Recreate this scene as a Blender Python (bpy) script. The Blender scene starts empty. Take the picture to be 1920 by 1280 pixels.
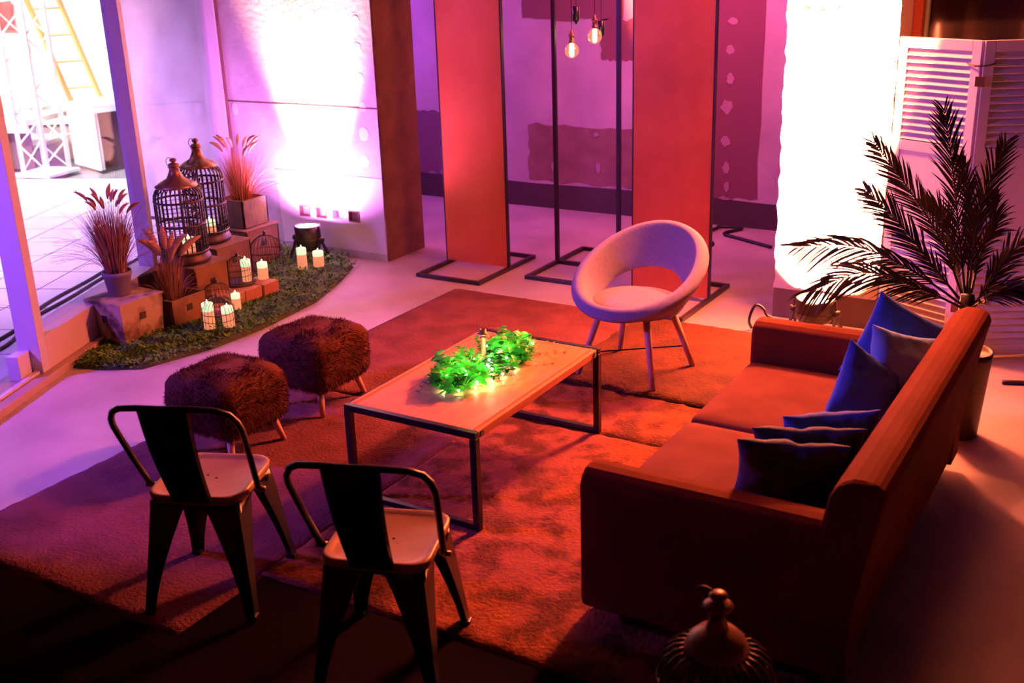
import bpy, math, random
from mathutils import Vector, Matrix, noise
PI = math.pi
S = bpy.context.scene
COL = S.collection
R = math.radians
random.seed(7)

# ------------------------------------------------------------------ camera
cam_d = bpy.data.cameras.new('camera'); cam = bpy.data.objects.new('camera', cam_d); COL.objects.link(cam)
cam_d.sensor_width = 36; cam_d.lens = 39.0; cam_d.clip_start = .05
cr = Vector((.85783, .513, -.03088)); cu = Vector((-.1478, .30381, .9412)); cf = Vector((-.49222, .80282, -.33645))
cam.matrix_world = Matrix(((cr.x, cu.x, -cf.x, 0), (cr.y, cu.y, -cf.y, 0), (cr.z, cu.z, -cf.z, 2.224), (0, 0, 0, 1)))
cam_d.dof.use_dof = True; cam_d.dof.focus_distance = 5.6; cam_d.dof.aperture_fstop = 3.2
S.camera = cam
S.view_settings.view_transform = 'Standard'; S.view_settings.look = 'None'
S.view_settings.exposure = 0.0; S.view_settings.gamma = 1; S.view_settings.use_curve_mapping = False
# ------------------------------------------------------------------ world: night, almost nothing
W = bpy.data.worlds.new('world'); S.world = W; W.use_nodes = True
W.node_tree.nodes['Background'].inputs[0].default_value = (.5, .45, .55, 1)
W.node_tree.nodes['Background'].inputs[1].default_value = .02

def aim(o, target):
    d = Vector(target) - o.location
    o.rotation_euler = d.to_track_quat('-Z', 'Y').to_euler()
def area(name, loc, target, size, power, color, spread=180, sy=None):
    l = bpy.data.lights.new(name, 'AREA'); l.energy = power; l.color = color; l.size = size
    if sy: l.shape = 'RECTANGLE'; l.size_y = sy
    l.spread = R(spread)
    o = bpy.data.objects.new(name, l); COL.objects.link(o); o.location = loc; aim(o, target); return o
def spot(name, loc, target, power, color, ang, blend=.6, rad=.04):
    l = bpy.data.lights.new(name, 'SPOT'); l.energy = power; l.color = color; l.spot_size = R(ang); l.spot_blend = blend
    l.shadow_soft_size = rad
    o = bpy.data.objects.new(name, l); COL.objects.link(o); o.location = loc; aim(o, target); return o
# stage light in the yard, coming in through the open doorway
area('yard_violet_light', (-6.25, 1.6, 2.2), (-3.8, 3.9, .3), .30, 78, (.34, .09, 1.0), 110)
# floodlights over the lit yard
area('yard_floodlight', (-10.4, 5.2, 4.6), (-12.2, 9.2, .6), 2.5, 520, (1.0, .97, .88), 90)
area('yard_floodlight', (-8.6, 4.2, 3.4), (-8.6, 5.6, 0), 1.2, 170, (.66, .36, 1.0), 90)
# the wall washers (their fixtures are built below)
spot('uplight_beam', (-5.60, 6.20, .29), (-5.60, 6.50, 1.55), 3000, (1.0, .42, .26), 55, .95)
spot('uplight_beam', (-5.60, 6.12, .31), (-5.60, 6.6, 1.2), 330, (.9, .20, .95), 150, .9)
spot('uplight_beam', (-1.72, 6.28, .27), (-1.72, 6.44, 1.6), 170000, (1.0, .17, .06), 47, .5)
spot('uplight_beam', (-1.72, 6.05, .25), (-1.72, 6.43, .46), 30000, (1.0, .17, .06), 80, .3)
# unseen warm lamp added high by the right pillar for the shadow direction
area('added_warm_lamp', (-1.75, 6.2, 2.35), (-1.9, 3.6, 0), .22, 160, (1.0, .19, .07), 140)
# unseen lights added inside the alcove for its magenta wash
area('alcove_added_wash', (-7.4, 7.3, 2.3), (-4.6, 8.5, .9), .5, 34, (.50, .10, 1.0), 120)
area('alcove_added_wash', (-2.6, 7.3, 2.7), (-4.0, 8.5, 1.1), .5, 40, (1.0, .11, .36), 120)

# ------------------------------------------------------------------ materials
MATS = {}
def mat(name, col, rough=.6, metal=0, col2=None, ns=8.0, nd=4, lo=.35, hi=.65, bump=0, bs=40, emit=None, es=0, spec=.5, sheen=0, stretch=None, alpha=None, trans=0):
    if name in MATS: return MATS[name]
    m = bpy.data.materials.new(name); m.use_nodes = True; nt = m.node_tree; N = nt.nodes; L = nt.links
    b = N['Principled BSDF']
    b.inputs['Base Color'].default_value = (*col, 1); b.inputs['Roughness'].default_value = rough
    b.inputs['Metallic'].default_value = metal; b.inputs['Specular IOR Level'].default_value = spec
    if sheen: b.inputs['Sheen Weight'].default_value = sheen; b.inputs['Sheen Roughness'].default_value = .4
    if trans: b.inputs['Transmission Weight'].default_value = trans
    tc = N.new('ShaderNodeTexCoord'); mp = N.new('ShaderNodeMapping'); L.new(tc.outputs['Object'], mp.inputs[0])
    if stretch: mp.inputs['Scale'].default_value = stretch
    if col2 is not None:
        n = N.new('ShaderNodeTexNoise'); n.inputs['Scale'].default_value = ns; n.inputs['Detail'].default_value = nd
        L.new(mp.outputs[0], n.inputs['Vector'])
        r = N.new('ShaderNodeValToRGB'); r.color_ramp.elements[0].position = lo; r.color_ramp.elements[1].position = hi
        r.color_ramp.elements[0].color = (*col, 1); r.color_ramp.elements[1].color = (*col2, 1)
        L.new(n.outputs['Fac'], r.inputs[0]); L.new(r.outputs[0], b.inputs['Base Color'])
    if bump:
        n2 = N.new('ShaderNodeTexNoise'); n2.inputs['Scale'].default_value = bs; n2.inputs['Detail'].default_value = 5
        L.new(mp.outputs[0], n2.inputs['Vector'])
        bp = N.new('ShaderNodeBump'); bp.inputs['Strength'].default_value = bump; bp.inputs['Distance'].default_value = .01
        L.new(n2.outputs['Fac'], bp.inputs['Height']); L.new(bp.outputs[0], b.inputs['Normal'])
    if emit:
        b.inputs['Emission Color'].default_value = (*emit, 1); b.inputs['Emission Strength'].default_value = es
    MATS[name] = m; return m
def glass_mat():
    m = bpy.data.materials.new('clear_pane'); m.use_nodes = True; nt = m.node_tree; N = nt.nodes; L = nt.links
    N.remove(N['Principled BSDF'])
    t = N.new('ShaderNodeBsdfTransparent'); g = N.new('ShaderNodeBsdfGlossy'); g.inputs['Roughness'].default_value = .0
    t.inputs[0].default_value = (.96, .97, .98, 1)
    f = N.new('ShaderNodeFresnel'); ge = N.new('ShaderNodeNewGeometry'); ma = N.new('ShaderNodeMath'); ma.operation = 'MULTIPLY_ADD'   # 1.5 from both sides of the sheet
    ma.inputs[1].default_value = 1/1.5 - 1.5; ma.inputs[2].default_value = 1.5; L.new(ge.outputs['Backfacing'], ma.inputs[0]); L.new(ma.outputs[0], f.inputs[0])
    x = N.new('ShaderNodeMixShader'); L.new(f.outputs[0], x.inputs[0]); L.new(t.outputs[0], x.inputs[1]); L.new(g.outputs[0], x.inputs[2])
    L.new(x.outputs[0], N['Material Output'].inputs[0]); MATS['glass'] = m; return m
M_FLOOR = mat('concrete_floor', (.36, .31, .31), .5, col2=(.54, .48, .47), ns=2.2, nd=8, lo=.3, hi=.7, bump=.15, bs=18)
M_WALL = mat('raw_concrete', (.50, .46, .45), .85, col2=(.66, .62, .6), ns=3, nd=8, bump=.3, bs=25)
M_PLAST = mat('white_plaster', (.82, .8, .8), .8, bump=.08, bs=30)
M_CEM = mat('dark_cement', (.17, .11, .10), .9, col2=(.24, .15, .13), ns=6, bump=.25, bs=30)
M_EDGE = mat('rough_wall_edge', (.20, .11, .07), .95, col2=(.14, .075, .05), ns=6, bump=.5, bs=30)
M_CEIL = mat('ceiling_paint', (.03, .028, .03), .9)
M_DARKW = mat('dark_wall_paint', (.02, .018, .02), .9)
M_RUG1 = mat('rug_red_brown', (.12, .036, .03), .95, col2=(.19, .058, .05), ns=5, nd=9, lo=.35, hi=.6, bump=1.0, bs=70, spec=.1)
M_RUG2 = mat('rug_dark_brown', (.035, .011, .006), .95, col2=(.075, .022, .010), ns=6, nd=9, lo=.38, hi=.6, bump=1.0, bs=70, spec=.1)
M_RUG3 = mat('rug_dusty_brown', (.10, .028, .045), .95, col2=(.16, .048, .07), ns=4, nd=9, lo=.35, hi=.6, bump=1.0, bs=70, spec=.1)
M_RUG4 = mat('rug_rust', (.085, .024, .015), .95, col2=(.27, .078, .042), ns=7, nd=10, lo=.4, hi=.56, bump=1.0, bs=60, spec=.1)
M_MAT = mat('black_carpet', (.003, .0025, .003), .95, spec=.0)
M_ALU = mat('white_window_frame', (.62, .58, .66), .4, spec=.4)
M_BLACK = mat('black_metal', (.010, .010, .012), .32, spec=.5)
M_STEEL = mat('dark_steel_tube', (.045, .03, .04), .4, metal=.3)
M_SEAT = mat('worn_metal_seat', (.38, .20, .11), .38, metal=.15, col2=(.48, .27, .16), ns=6, nd=6)
M_WOODT = mat('orange_pine', (.68, .24, .11), .5, col2=(.85, .33, .17), ns=6, nd=6, lo=.3, hi=.7, stretch=(9, .7, 9), spec=.2)
M_COPPER = mat('copper_sheet', (1.0, .25, .07), .40, metal=.65, col2=(.90, .19, .05), ns=2.5, nd=7, bump=.10, bs=5)
M_COPPER2 = mat('dark_copper_sheet', (.80, .19, .055), .45, metal=.5, col2=(.64, .13, .04), ns=2.5, nd=7, bump=.10, bs=5)
M_SOFA = mat('rust_velvet', (.15, .028, .010), .85, col2=(.185, .038, .014), ns=6, nd=4, spec=.08)
M_SOFASEAT = mat('rust_seat_velvet', (.155, .040, .026), .85, col2=(.20, .055, .036), ns=5, nd=4, spec=.08)
M_CUSH = mat('blue_cushion', (.035, .09, .62), .7, col2=(.05, .12, .75), ns=5, spec=.2, bump=1.0, bs=9)
M_CUSH2 = mat('pale_blue_cushion', (.20, .36, .85), .7, spec=.2, bump=1.0, bs=9)
M_CUSH3 = mat('shaded_blue_cushion', (.035, .06, .16), .7, spec=.2, bump=1.0, bs=9)  # blue darkened for the unlit faces of the near cushions
M_SHELL = mat('grey_felt', (.24, .20, .34), .85, col2=(.28, .23, .38), ns=60, spec=.15)
M_LEG = mat('beech_leg', (.62, .36, .28), .5, col2=(.68, .42, .33), ns=5, stretch=(6, 6, 1))
M_FUR = mat('brown_fur', (.065, .018, .014), .9, col2=(.11, .032, .022), ns=6, spec=.1)
M_RUSTY = mat('dark_bronze_wire', (.045, .025, .035), .5, metal=.4)
M_BRONZE = mat('bronze_cap', (.30, .15, .09), .38, metal=.6, col2=(.2, .1, .06), ns=9)
M_CRATE = mat('weathered_white_crate', (.42, .32, .24), .8, col2=(.07, .035, .03), ns=7, nd=6, lo=.44, hi=.62, bump=.3)
M_CRATE2 = mat('old_wood_crate', (.20, .10, .05), .8, col2=(.08, .04, .025), ns=6, nd=6, lo=.42, hi=.7, bump=.3)
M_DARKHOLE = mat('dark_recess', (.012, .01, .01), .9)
M_POT = mat('grey_violet_pot', (.16, .13, .18), .6)
M_POTT = mat('brown_tall_pot', (.07, .035, .018), .5, col2=(.05, .025, .014), ns=6)
M_GRASS = mat('dried_grass', (.36, .17, .11), .8, col2=(.26, .11, .075), ns=15)
M_PLUME = mat('dry_seed_head', (.48, .22, .15), .85, col2=(.36, .15, .1), ns=15)
M_PLUME2 = mat('pale_seed_head', (.66, .36, .22), .85)
M_MOSS = mat('green_moss', (.018, .10, .008), .75, col2=(.10, .26, .012), ns=9, nd=4)
M_MOSSB = mat('moss_base', (.02, .03, .008), .9)
M_BRICK = mat('clay_brick', (.55, .27, .19), .85, col2=(.46, .2, .14), ns=8, bump=.3)
M_PALM = mat('palm_green', (.012, .012, .005), .42, col2=(.05, .042, .012), ns=6, spec=.3)
M_STALK = mat('palm_stalk', (.03, .025, .012), .5)
M_LOUV = mat('white_shutter_paint', (.90, .86, .88), .5, col2=(.85, .79, .81), ns=3, bump=.06, bs=20)
M_LEAF = mat('glossy_green_leaf', (.04, .30, .035), .35, col2=(.07, .42, .06), ns=14, spec=.5)
M_LEAFD = mat('dark_green_leaf', (.015, .09, .03), .35, spec=.5)
M_LEAFY = mat('bright_green_blade', (.18, .55, .10), .4, spec=.5)
M_LEAFO = mat('orange_tinged_leaf', (.45, .22, .04), .5)
M_BRASS = mat('aged_brass', (.35, .18, .10), .35, metal=.7)
M_FAIRY = mat('fairy_bulb', (.9, 1, .8), .3, emit=(.80, 1.0, .55), es=90)
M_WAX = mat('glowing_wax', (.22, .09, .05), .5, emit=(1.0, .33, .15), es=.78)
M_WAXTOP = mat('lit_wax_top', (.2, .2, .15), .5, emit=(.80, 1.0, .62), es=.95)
M_FLAME = mat('candle_flame', (1, .8, .5), .5, emit=(1.0, .85, .5), es=12)
M_LENS = mat('led_lens', (1, 1, 1), .3, emit=(1.0, .9, .75), es=25)
M_LENS2 = mat('led_lens_orange', (1, 1, 1), .3, emit=(1.0, .62, .35), es=25)
M_FIL = mat('bulb_filament', (1, .9, .6), .3, emit=(1.0, .85, .45), es=45)
M_BODY = mat('black_fixture', (.03, .025, .02), .45)
M_TILE = mat('pale_paving', (.62, .58, .62), .6, col2=(.70, .66, .7), ns=3)
M_JOINT = mat('paving_joint', (.2, .17, .2), .9)
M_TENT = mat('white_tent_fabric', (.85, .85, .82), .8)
M_CURT = mat('sheer_curtain', (.62, .58, .85), .7)
M_TRUSS = mat('aluminium_truss', (.75, .73, .8), .35, metal=.2)
M_LADDER = mat('orange_ladder', (.75, .26, .06), .5)
M_SKIRT = mat('stage_skirt', (.10, .045, .05), .9)
M_WHITECH = mat('white_metal_chair', (.5, .55, .42), .4)
M_RED = mat('red_fabric', (.75, .06, .05), .7)
M_CABLE = mat('black_cable', (.02, .012, .02), .5)
M_WINDOWD = mat('dark_window_pane', (.008, .005, .006), .12, spec=.5)
M_WFR = mat('red_window_frame', (.35, .08, .05), .6)
glass_mat()

def translucent(m, col, f=.5):
    N = m.node_tree.nodes; L = m.node_tree.links; b = N['Principled BSDF']; t = N.new('ShaderNodeBsdfTranslucent'); t.inputs[0].default_value = (*col, 1)
    x = N.new('ShaderNodeMixShader'); x.inputs[0].default_value = f; L.new(b.outputs[0], x.inputs[1]); L.new(t.outputs[0], x.inputs[2]); L.new(x.outputs[0], N['Material Output'].inputs[0])
translucent(M_LEAF, (.05, .80, .08)); translucent(M_LEAFY, (.22, .95, .16)); translucent(M_LEAFD, (.01, .22, .04), .3)
# ------------------------------------------------------------------ mesh builder
class MB:
    def __init__(s): s.v = []; s.f = []; s.smooth = False
    def add(s, vs, fs):
        k = len(s.v); s.v += [tuple(p) for p in vs]; s.f += [tuple(i + k for i in f) for f in fs]; return s
    def box(s, c, d, rot=0, tilt=None):
        hx, hy, hz = d[0]/2, d[1]/2, d[2]/2
        m = Matrix.Rotation(rot, 3, 'Z')
        if tilt: m = m @ Matrix.Rotation(tilt[1], 3, tilt[0])
        vs = [Vector(c) + m @ Vector((x*hx, y*hy, z*hz)) for z in (-1, 1) for y in (-1, 1) for x in (-1, 1)]
        return s.add(vs, [(0,2,3,1),(4,5,7,6),(0,1,5,4),(2,6,7,3),(0,4,6,2),(1,3,7,5)])
    def bb(s, x0, x1, y0, y1, z0, z1): return s.box(((x0+x1)/2, (y0+y1)/2, (z0+z1)/2), (x1-x0, y1-y0, z1-z0))
    def rings(s, rs, cap0=True, cap1=True, loop=False):
        n = len(rs[0]); k = len(s.v)
        for r in rs: s.v += [tuple(p) for p in r]
        m = len(rs)
        for i in range(m if loop else m - 1):
            a = k + i*n; b = k + ((i+1) % m)*n
            for j in range(n): s.f.append((a+j, a+(j+1) % n, b+(j+1) % n, b+j))
        if not loop:
            if cap0: s.f.append(tuple(k + j for j in reversed(range(n))))
            if cap1: s.f.append(tuple(k + (m-1)*n + j for j in range(n)))
        return s
    def lathe(s, c, prof, n=24, cap0=True, cap1=True):
        return s.rings([[(c[0] + r*math.cos(2*PI*j/n), c[1] + r*math.sin(2*PI*j/n), c[2] + z) for j in range(n)] for r, z in prof], cap0, cap1)
    def tube(s, pts, r, n=8, closed=False, sq=False):
        pts = [Vector(p) for p in pts]; rs = []; m = len(pts)
        rr = r if isinstance(r, (list, tuple)) else [r]*m
        up = None
        for i, p in enumerate(pts):
            if closed: t = pts[(i+1) % m] - pts[i-1]
            else: t = pts[min(i+1, m-1)] - pts[max(i-1, 0)]
            t.normalize()
            if up is None:
                up = Vector((0, 0, 1)) if abs(t.z) < .9 else Vector((0, 1, 0))
            a = t.cross(up); a.normalize(); b = a.cross(t); b.normalize(); up = b
            off = PI/4 if sq else 0
            q = math.sqrt(2) if sq else 1
            rs.append([p + (a*math.cos(2*PI*j/n + off) + b*math.sin(2*PI*j/n + off))*rr[i]*q for j in range(n)])
        return s.rings(rs, loop=closed)
    def build(s, name, m, parent=None, smooth=False, bevel=0, subsurf=0, mods=None):
        me = bpy.data.meshes.new(name); me.from_pydata(s.v, [], s.f); me.update()
        o = bpy.data.objects.new(name, me); COL.objects.link(o)
        me.materials.append(m)
        if smooth:
            for p in me.polygons: p.use_smooth = True
        if bevel:
            b = o.modifiers.new('bevel', 'BEVEL'); b.width = bevel; b.segments = 2; b.limit_method = 'ANGLE'
        if subsurf:
            b = o.modifiers.new('sub', 'SUBSURF'); b.levels = subsurf; b.render_levels = subsurf
        if parent: o.parent = parent
        return o
def tag(o, label=None, cat=None, group=None, kind=None):
    if label: o['label'] = label
    if cat: o['category'] = cat
    if group: o['group'] = group
    if kind: o['kind'] = kind
    return o
def thing(name, loc, label, cat, group=None, rz=0, kind=None):
    o = bpy.data.objects.new(name, None); o.empty_display_size = .1; COL.objects.link(o); o.location = loc; o.rotation_euler.z = rz
    return tag(o, label, cat, group, kind)
def kids(o): return [c for c in ALL() if c.parent == o]
def ALL(): return list(bpy.data.objects)
def copy_tree(o, parent=None):
    c = o.copy(); COL.objects.link(c); c.parent = parent
    for ch in kids(o): copy_tree(ch, c)
    return c
def piece(src, loc, parent, rot=None):
    c = src.copy(); COL.objects.link(c); c.parent = parent; c.location = loc
    if rot is not None: c.rotation_euler = rot
    return c
def rrect(hx, hy, z, r, n=5, cx=0, cy=0):
    out = []
    for sx, sy, a0 in ((1, 1, 0), (-1, 1, 90), (-1, -1, 180), (1, -1, 270)):
        for i in range(n):
            a = R(a0 + 90*i/(n-1)); out.append((cx + sx*(hx-r) + r*math.cos(a), cy + sy*(hy-r) + r*math.sin(a), z))
    return out

# ------------------------------------------------------------------ STRUCTURE
def st(name, mb, m, parent=None, **k):
    o = mb.build(name, m, parent, **k)
    if not parent: o['kind'] = 'structure'
    return o
G0 = Vector((-5.30, 3.65, 0)); GD = Vector((-.396, .918, 0)); GO = Vector((-.918, -.396, 0)); GA = math.atan2(.918, -.396)
def g(t, o, z=0): p = G0 + GD*t + GO*o; return (p.x, p.y, z)
def gbox(mb, t0, t1, o0, o1, z0, z1): return mb.box(g((t0+t1)/2, (o0+o1)/2, (z0+z1)/2), (t1-t0, o1-o0, z1-z0), GA)

fl = MB(); P = [g(-7.3, .1), (3.0, -3.1, 0), (3.0, 6.9, 0), (-.6, 6.9, 0), (-.6, 8.6, 0), (-8.2, 8.6, 0), (-8.2, 6.9, 0), (-6.62, 6.9, 0)]
fl.rings([[(x, y, -.08) for x, y, z in P], [(x, y, 0) for x, y, z in P]])
st('floor', fl, M_FLOOR)
ce = MB(); ce.rings([[(x, y, 3.1) for x, y, z in P], [(x, y, 3.2) for x, y, z in P]]); st('ceiling', ce, M_CEIL)

# left part of the back wall, with four recessed socket boxes
wl = MB(); X0, X1, Y0, Y1 = -6.50, -5.02, 6.43, 6.90
holes = [(-5.84, -5.745), (-5.675, -5.58), (-5.515, -5.42), (-5.355, -5.26)]; Z0, Z1 = .285, .36
wl.bb(X0, X1, Y0, Y1, 0, Z0); wl.bb(X0, X1, Y0, Y1, Z1, 3.1)
xs = [X0] + [v for h in holes for v in h] + [X1]
for i in range(0, len(xs), 2): wl.bb(xs[i], xs[i+1], Y0, Y1, Z0, Z1)
for h in holes: wl.bb(h[0], h[1], Y0 + .05, Y1, Z0, Z1)
w = st('wall_back_left', wl, M_WALL)
# white plaster field around the sockets (cut round them), ragged side
def plaster_strip(mb, x0, x1, z0, z1): mb.bb(x0, x1, Y0 - .004, Y0 - .0005, z0, z1)
pm = MB(); plaster_strip(pm, -6.03, -5.02, .36, .63); plaster_strip(pm, -6.03, -5.02, .055, .285)
px = [-6.03] + [v for h in holes for v in h] + [-5.02]
for i in range(0, len(px), 2): plaster_strip(pm, px[i], px[i+1], .285, .36)
for z in (.1, .2, .3, .4, .5, .6):
    d = .05 * z + .015*math.sin(z*31); pm.bb(-6.03-d, -6.03, Y0 - .004, Y0 - .0005, z-.05, min(z+.05, .63))
st('plaster_field', pm, M_PLAST, w)
ds = MB()
random.seed(3)
for i in range(9):
    z = .75 + i*.2; cx = -5.16 + random.uniform(-.02, .02); r0 = random.uniform(.03, .05)
    ds.rings([[(cx + r0*math.cos(a*PI/4)*random.uniform(.7, 1.2), Y0 - k*.0012 - .0002, z + r0*1.2*math.sin(a*PI/4)) for a in range(8)] for k in (0, 1)])
ds.rings([[(-6.42 + .03*math.cos(a*PI/4), Y0 - k*.003 - .0005, 1.08 + .05*math.sin(a*PI/4)) for a in range(8)] for k in (0, 1)])
st('plaster_dab', ds, M_PLAST, w)['kind'] = 'stuff'
for i, h in enumerate(holes):
    fr = MB(); a, b = h
    for q in ((a-.004, b+.004, Z0-.006, Z0+.002), (a-.004, b+.004, Z1-.002, Z1+.006), (a-.006, a+.002, Z0, Z1), (b-.002, b+.006, Z0, Z1)):
        fr.bb(q[0], q[1], Y0-.008, Y0+.03, q[2], q[3])
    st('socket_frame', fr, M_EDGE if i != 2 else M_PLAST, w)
ed = MB(); zs = [i*.06 for i in range(52)]
random.seed(5)
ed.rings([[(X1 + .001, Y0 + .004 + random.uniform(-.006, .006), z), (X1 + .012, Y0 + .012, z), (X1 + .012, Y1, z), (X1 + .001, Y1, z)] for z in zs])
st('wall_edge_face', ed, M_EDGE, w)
jl = MB(); jl.bb(-6.5, -5.02, Y0-.002, Y0+.002, 1.135, 1.143); st('formwork_line', jl, M_EDGE, w)

# right pillar
wr = MB(); zs = [i*.05 for i in range(63)]
def jit(a): return random.uniform(-a, a)
wr.rings([[(-2.035 + jit(.008), 6.43 + jit(.003), z), (-1.41 + jit(.006), 6.43 + jit(.003), z), (-1.40, 6.90, z), (-2.03, 6.90, z)] for z in zs])
wp = st('wall_back_right', wr, mat('pale_concrete', (.62, .56, .54), .85, col2=(.7, .64, .62), ns=3, bump=.3, bs=25))
sm = MB(); sm.bb(-2.034, -1.402, 6.4225, 6.43, .0, .185); st('painted_shade_band', sm, mat('violet_grey_shade', (.10, .07, .09), .9), wp)  # dark colour painted for the shade below the washer's beam

# alcove
wn = MB(); wn.bb(-8.2, -.6, 8.5, 8.62, 0, 3.1); wn_o = st('wall_alcove', wn, mat('alcove_concrete', (.42, .36, .40), .85, col2=(.52, .46, .5), ns=2.5, nd=7, bump=.2, bs=20))
s1 = MB(); s1.bb(-8.3, -8.2, 6.9, 8.6, 0, 3.1); st('wall_alcove_left', s1, M_WALL)
s1 = MB(); s1.bb(-.6, -.5, 6.9, 8.6, 0, 3.1); st('wall_alcove_right', s1, M_DARKW)
s1 = MB(); s1.bb(-8.2, -6.5, 6.78, 6.9, 0, 3.1); st('wall_alcove_front', s1, M_WALL)
random.seed(11)
def patch(name, x0, x1, z0, z1, m, rag=.015, th=.003):
    n = 14; o = MB()
    top = [(x0 + (x1-x0)*i/n, z1 + jit(rag)) for i in range(n+1)]; bot = [(x0 + (x1-x0)*i/n, z0 + jit(rag)) for i in range(n+1)]
    lft = [(x0 + jit(rag), z0 + (z1-z0)*i/8) for i in range(1, 8)]; rgt = [(x1 + jit(rag), z0 + (z1-z0)*i/8) for i in range(1, 8)]
    pts = bot + rgt + top[::-1] + lft[::-1]
    o.rings([[(x, 8.5 - .0005, z) for x, z in pts], [(x, 8.5 - th, z) for x, z in pts]])
    return st(name, o, m, wn_o)
patch('bare_cement_strip', -8.1, -.7, .0, .22, mat('bare_skirting', (.07, .045, .055), .9), .012)
patch('cement_patch', -6.18, -5.55, .225, .80, mat('plum_cement', (.19, .10, .15), .9))
patch('cement_patch', -4.97, -3.72, .24, .74, mat('brown_cement', (.22, .12, .11), .9, col2=(.28, .16, .15), ns=7))
patch('cement_patch', -5.0, -4.05, 1.62, 2.6, mat('maroon_cement', (.22, .10, .11), .9))
patch('cement_patch', -4.25, -3.85, 1.30, 1.62, mat('maroon_cement', (.22, .10, .11), .9))
patch('cement_patch', -3.66, -2.86, .235, 2.7, mat('wine_cement', (.21, .08, .12), .9))
dm = mat('dab_plaster', (.38, .24, .32), .85)
for k, (cx, cz, a, b) in enumerate([(-3.11, 1.62, .055, .04), (-3.13, 1.40, .05, .05), (-3.12, 1.18, .04, .07), (-3.14, .96, .07, .08), (-3.14, .69, .055, .065), (-3.13, .48, .05, .07), (-3.12, .33, .03, .06), (-3.12, .225, .06, .018),
                                  (-5.56, .58, .03, .06), (-5.9, .24, .05, .03), (-6.22, .235, .05, .03), (-4.72, .38, .035, .06), (-4.28, .40, .04, .07), (-4.3, .68, .035, .03), (-4.12, .235, .06, .012), (-4.7, .62, .03, .06)]):
    o = MB(); pts = [(cx + .75*a*math.cos(i*PI/8)*random.uniform(.6, 1.15), cz + .75*b*math.sin(i*PI/8)*random.uniform(.6, 1.15)) for i in range(16)]
    o.rings([[(x, 8.496, z) for x, z in pts], [(x, 8.491, z) for x, z in pts]]); st('plaster_dab', o, dm, wn_o)

# window behind the louvred screen
ww = MB(); ww.bb(-1.40, 3.0, 6.78, 6.9, 0, 1.0); ww.bb(-1.40, 3.0, 6.78, 6.9, 2.7, 3.1); st('wall_end', ww, M_DARKW)
wf = MB(); wf.bb(-1.40, -1.35, 6.70, 6.9, 1.0, 2.7); wf.bb(-1.40, 3.0, 6.70, 6.9, 1.0, 1.05); wf.bb(-.02, .03, 6.72, 6.9, 1.0, 2.7)
wo = st('window_2', wf, M_WFR)
p = MB(); p.bb(-1.35, 3.0, 6.80, 6.82, 1.05, 2.7); st('pane', p, M_WINDOWD, wo)
p = MB(); p.bb(-1.348, -1.33, 6.76, 6.80, 1.05, 2.7); st('pane_edge_strip', p, mat('green_glass_edge', (.25, .4, .3), .3), wo)

# remaining room walls (behind and beside the viewer)
w = MB(); w.bb(3.0, 3.1, -3.1, 6.9, 0, 3.1); st('wall_right', w, M_DARKW)
w = MB(); w.bb(-2.4, 3.1, -3.2, -3.1, 0, 3.1); st('wall_rear', w, M_DARKW)
w = MB(); gbox(w, -7.3, -1.75, 0, .2, 0, 3.1); st('wall_left', w, M_DARKW)

# glazed wall on the left: window_1
win = thing('window_1', g(0, 0), None, None, kind='structure'); win['kind'] = 'structure'
win.location = (0, 0, 0)
def wpart(name, args, m, bevel=.003):
    mb = MB()
    for a in args: gbox(mb, *a)
    return mb.build(name, m, win, bevel=bevel)
wpart('door_jamb', [(-.075, 0, 0, .13, .05, 3.1)], M_ALU)
wpart('mullion', [(1.42, 1.48, 0, .11, .25, 3.1)], M_ALU)
wpart('mullion', [(2.97, 3.03, 0, .11, .25, 3.1)], M_ALU)
wpart('corner_strip', [(2.99, 3.16, -.012, .012, .05, 3.1)], M_EDGE)
wpart('sill', [(0, 3.03, 0, .18, .05, .25)], mat('sill_paint', (.62, .5, .5), .5))
wpart('threshold', [(-1.75, 3.05, -.05, .2, .0, .05)], mat('threshold_metal', (.40, .28, .26), .5))
wpart('track_rail', [(-1.75, -.02, .02, .05, .05, .065)], M_ALU)
wpart('bottom_rail_stub', [(-.20, -.075, .06, .13, .05, .19)], M_ALU)
wpart('top_rail', [(-1.75, 3.03, 0, .15, 2.95, 3.1)], M_ALU)
mb = MB(); gbox(mb, 0, 1.42, .075, .083, .25, 2.95); mb.build('pane', MATS['glass'], win)
mb = MB(); gbox(mb, 1.48, 2.97, .075, .083, .25, 2.95); mb.build('pane', MATS['glass'], win)

# ------------------------------------------------------------------ the yard outside
gr = MB(); gr.bb(-22, -2.3, -4, 16, -.14, -.085); yard = st('ground_yard', gr, M_JOINT)
far = MB(); far.rings([[g(t, o, z) for t, o in ((-6, 4.71), (9, 4.71), (9, 14), (-6, 14))] for z in (-.085, -.04)]); far.build('far_paving', M_TILE, yard)
tile = None
for i in range(-4, 13):
    for j in range(0, 10):
        loc = g(.225 + i*.45, .43 + j*.45, -.0625)
        if j == 0 and i < -3: pass
        if tile is None:
            mb = MB().box((0, 0, 0), (.437, .437, .045)); tile = mb.build('paving_tile', M_TILE, yard); tile.location = loc; tile.rotation_euler.z = GA
        else: piece(tile, loc, yard, (0, 0, GA))
tw = MB(); tw.bb(-5.2, 5.2, -.03, .03, -.04, 6.5); t = tw.build('tent_wall', M_TENT); t.location = (-14.2, 10.6, 0); t.rotation_euler.z = math.atan2(5, 7.4)
tag(t, 'white tent wall far outside behind the stage decks', 'tent')
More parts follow.
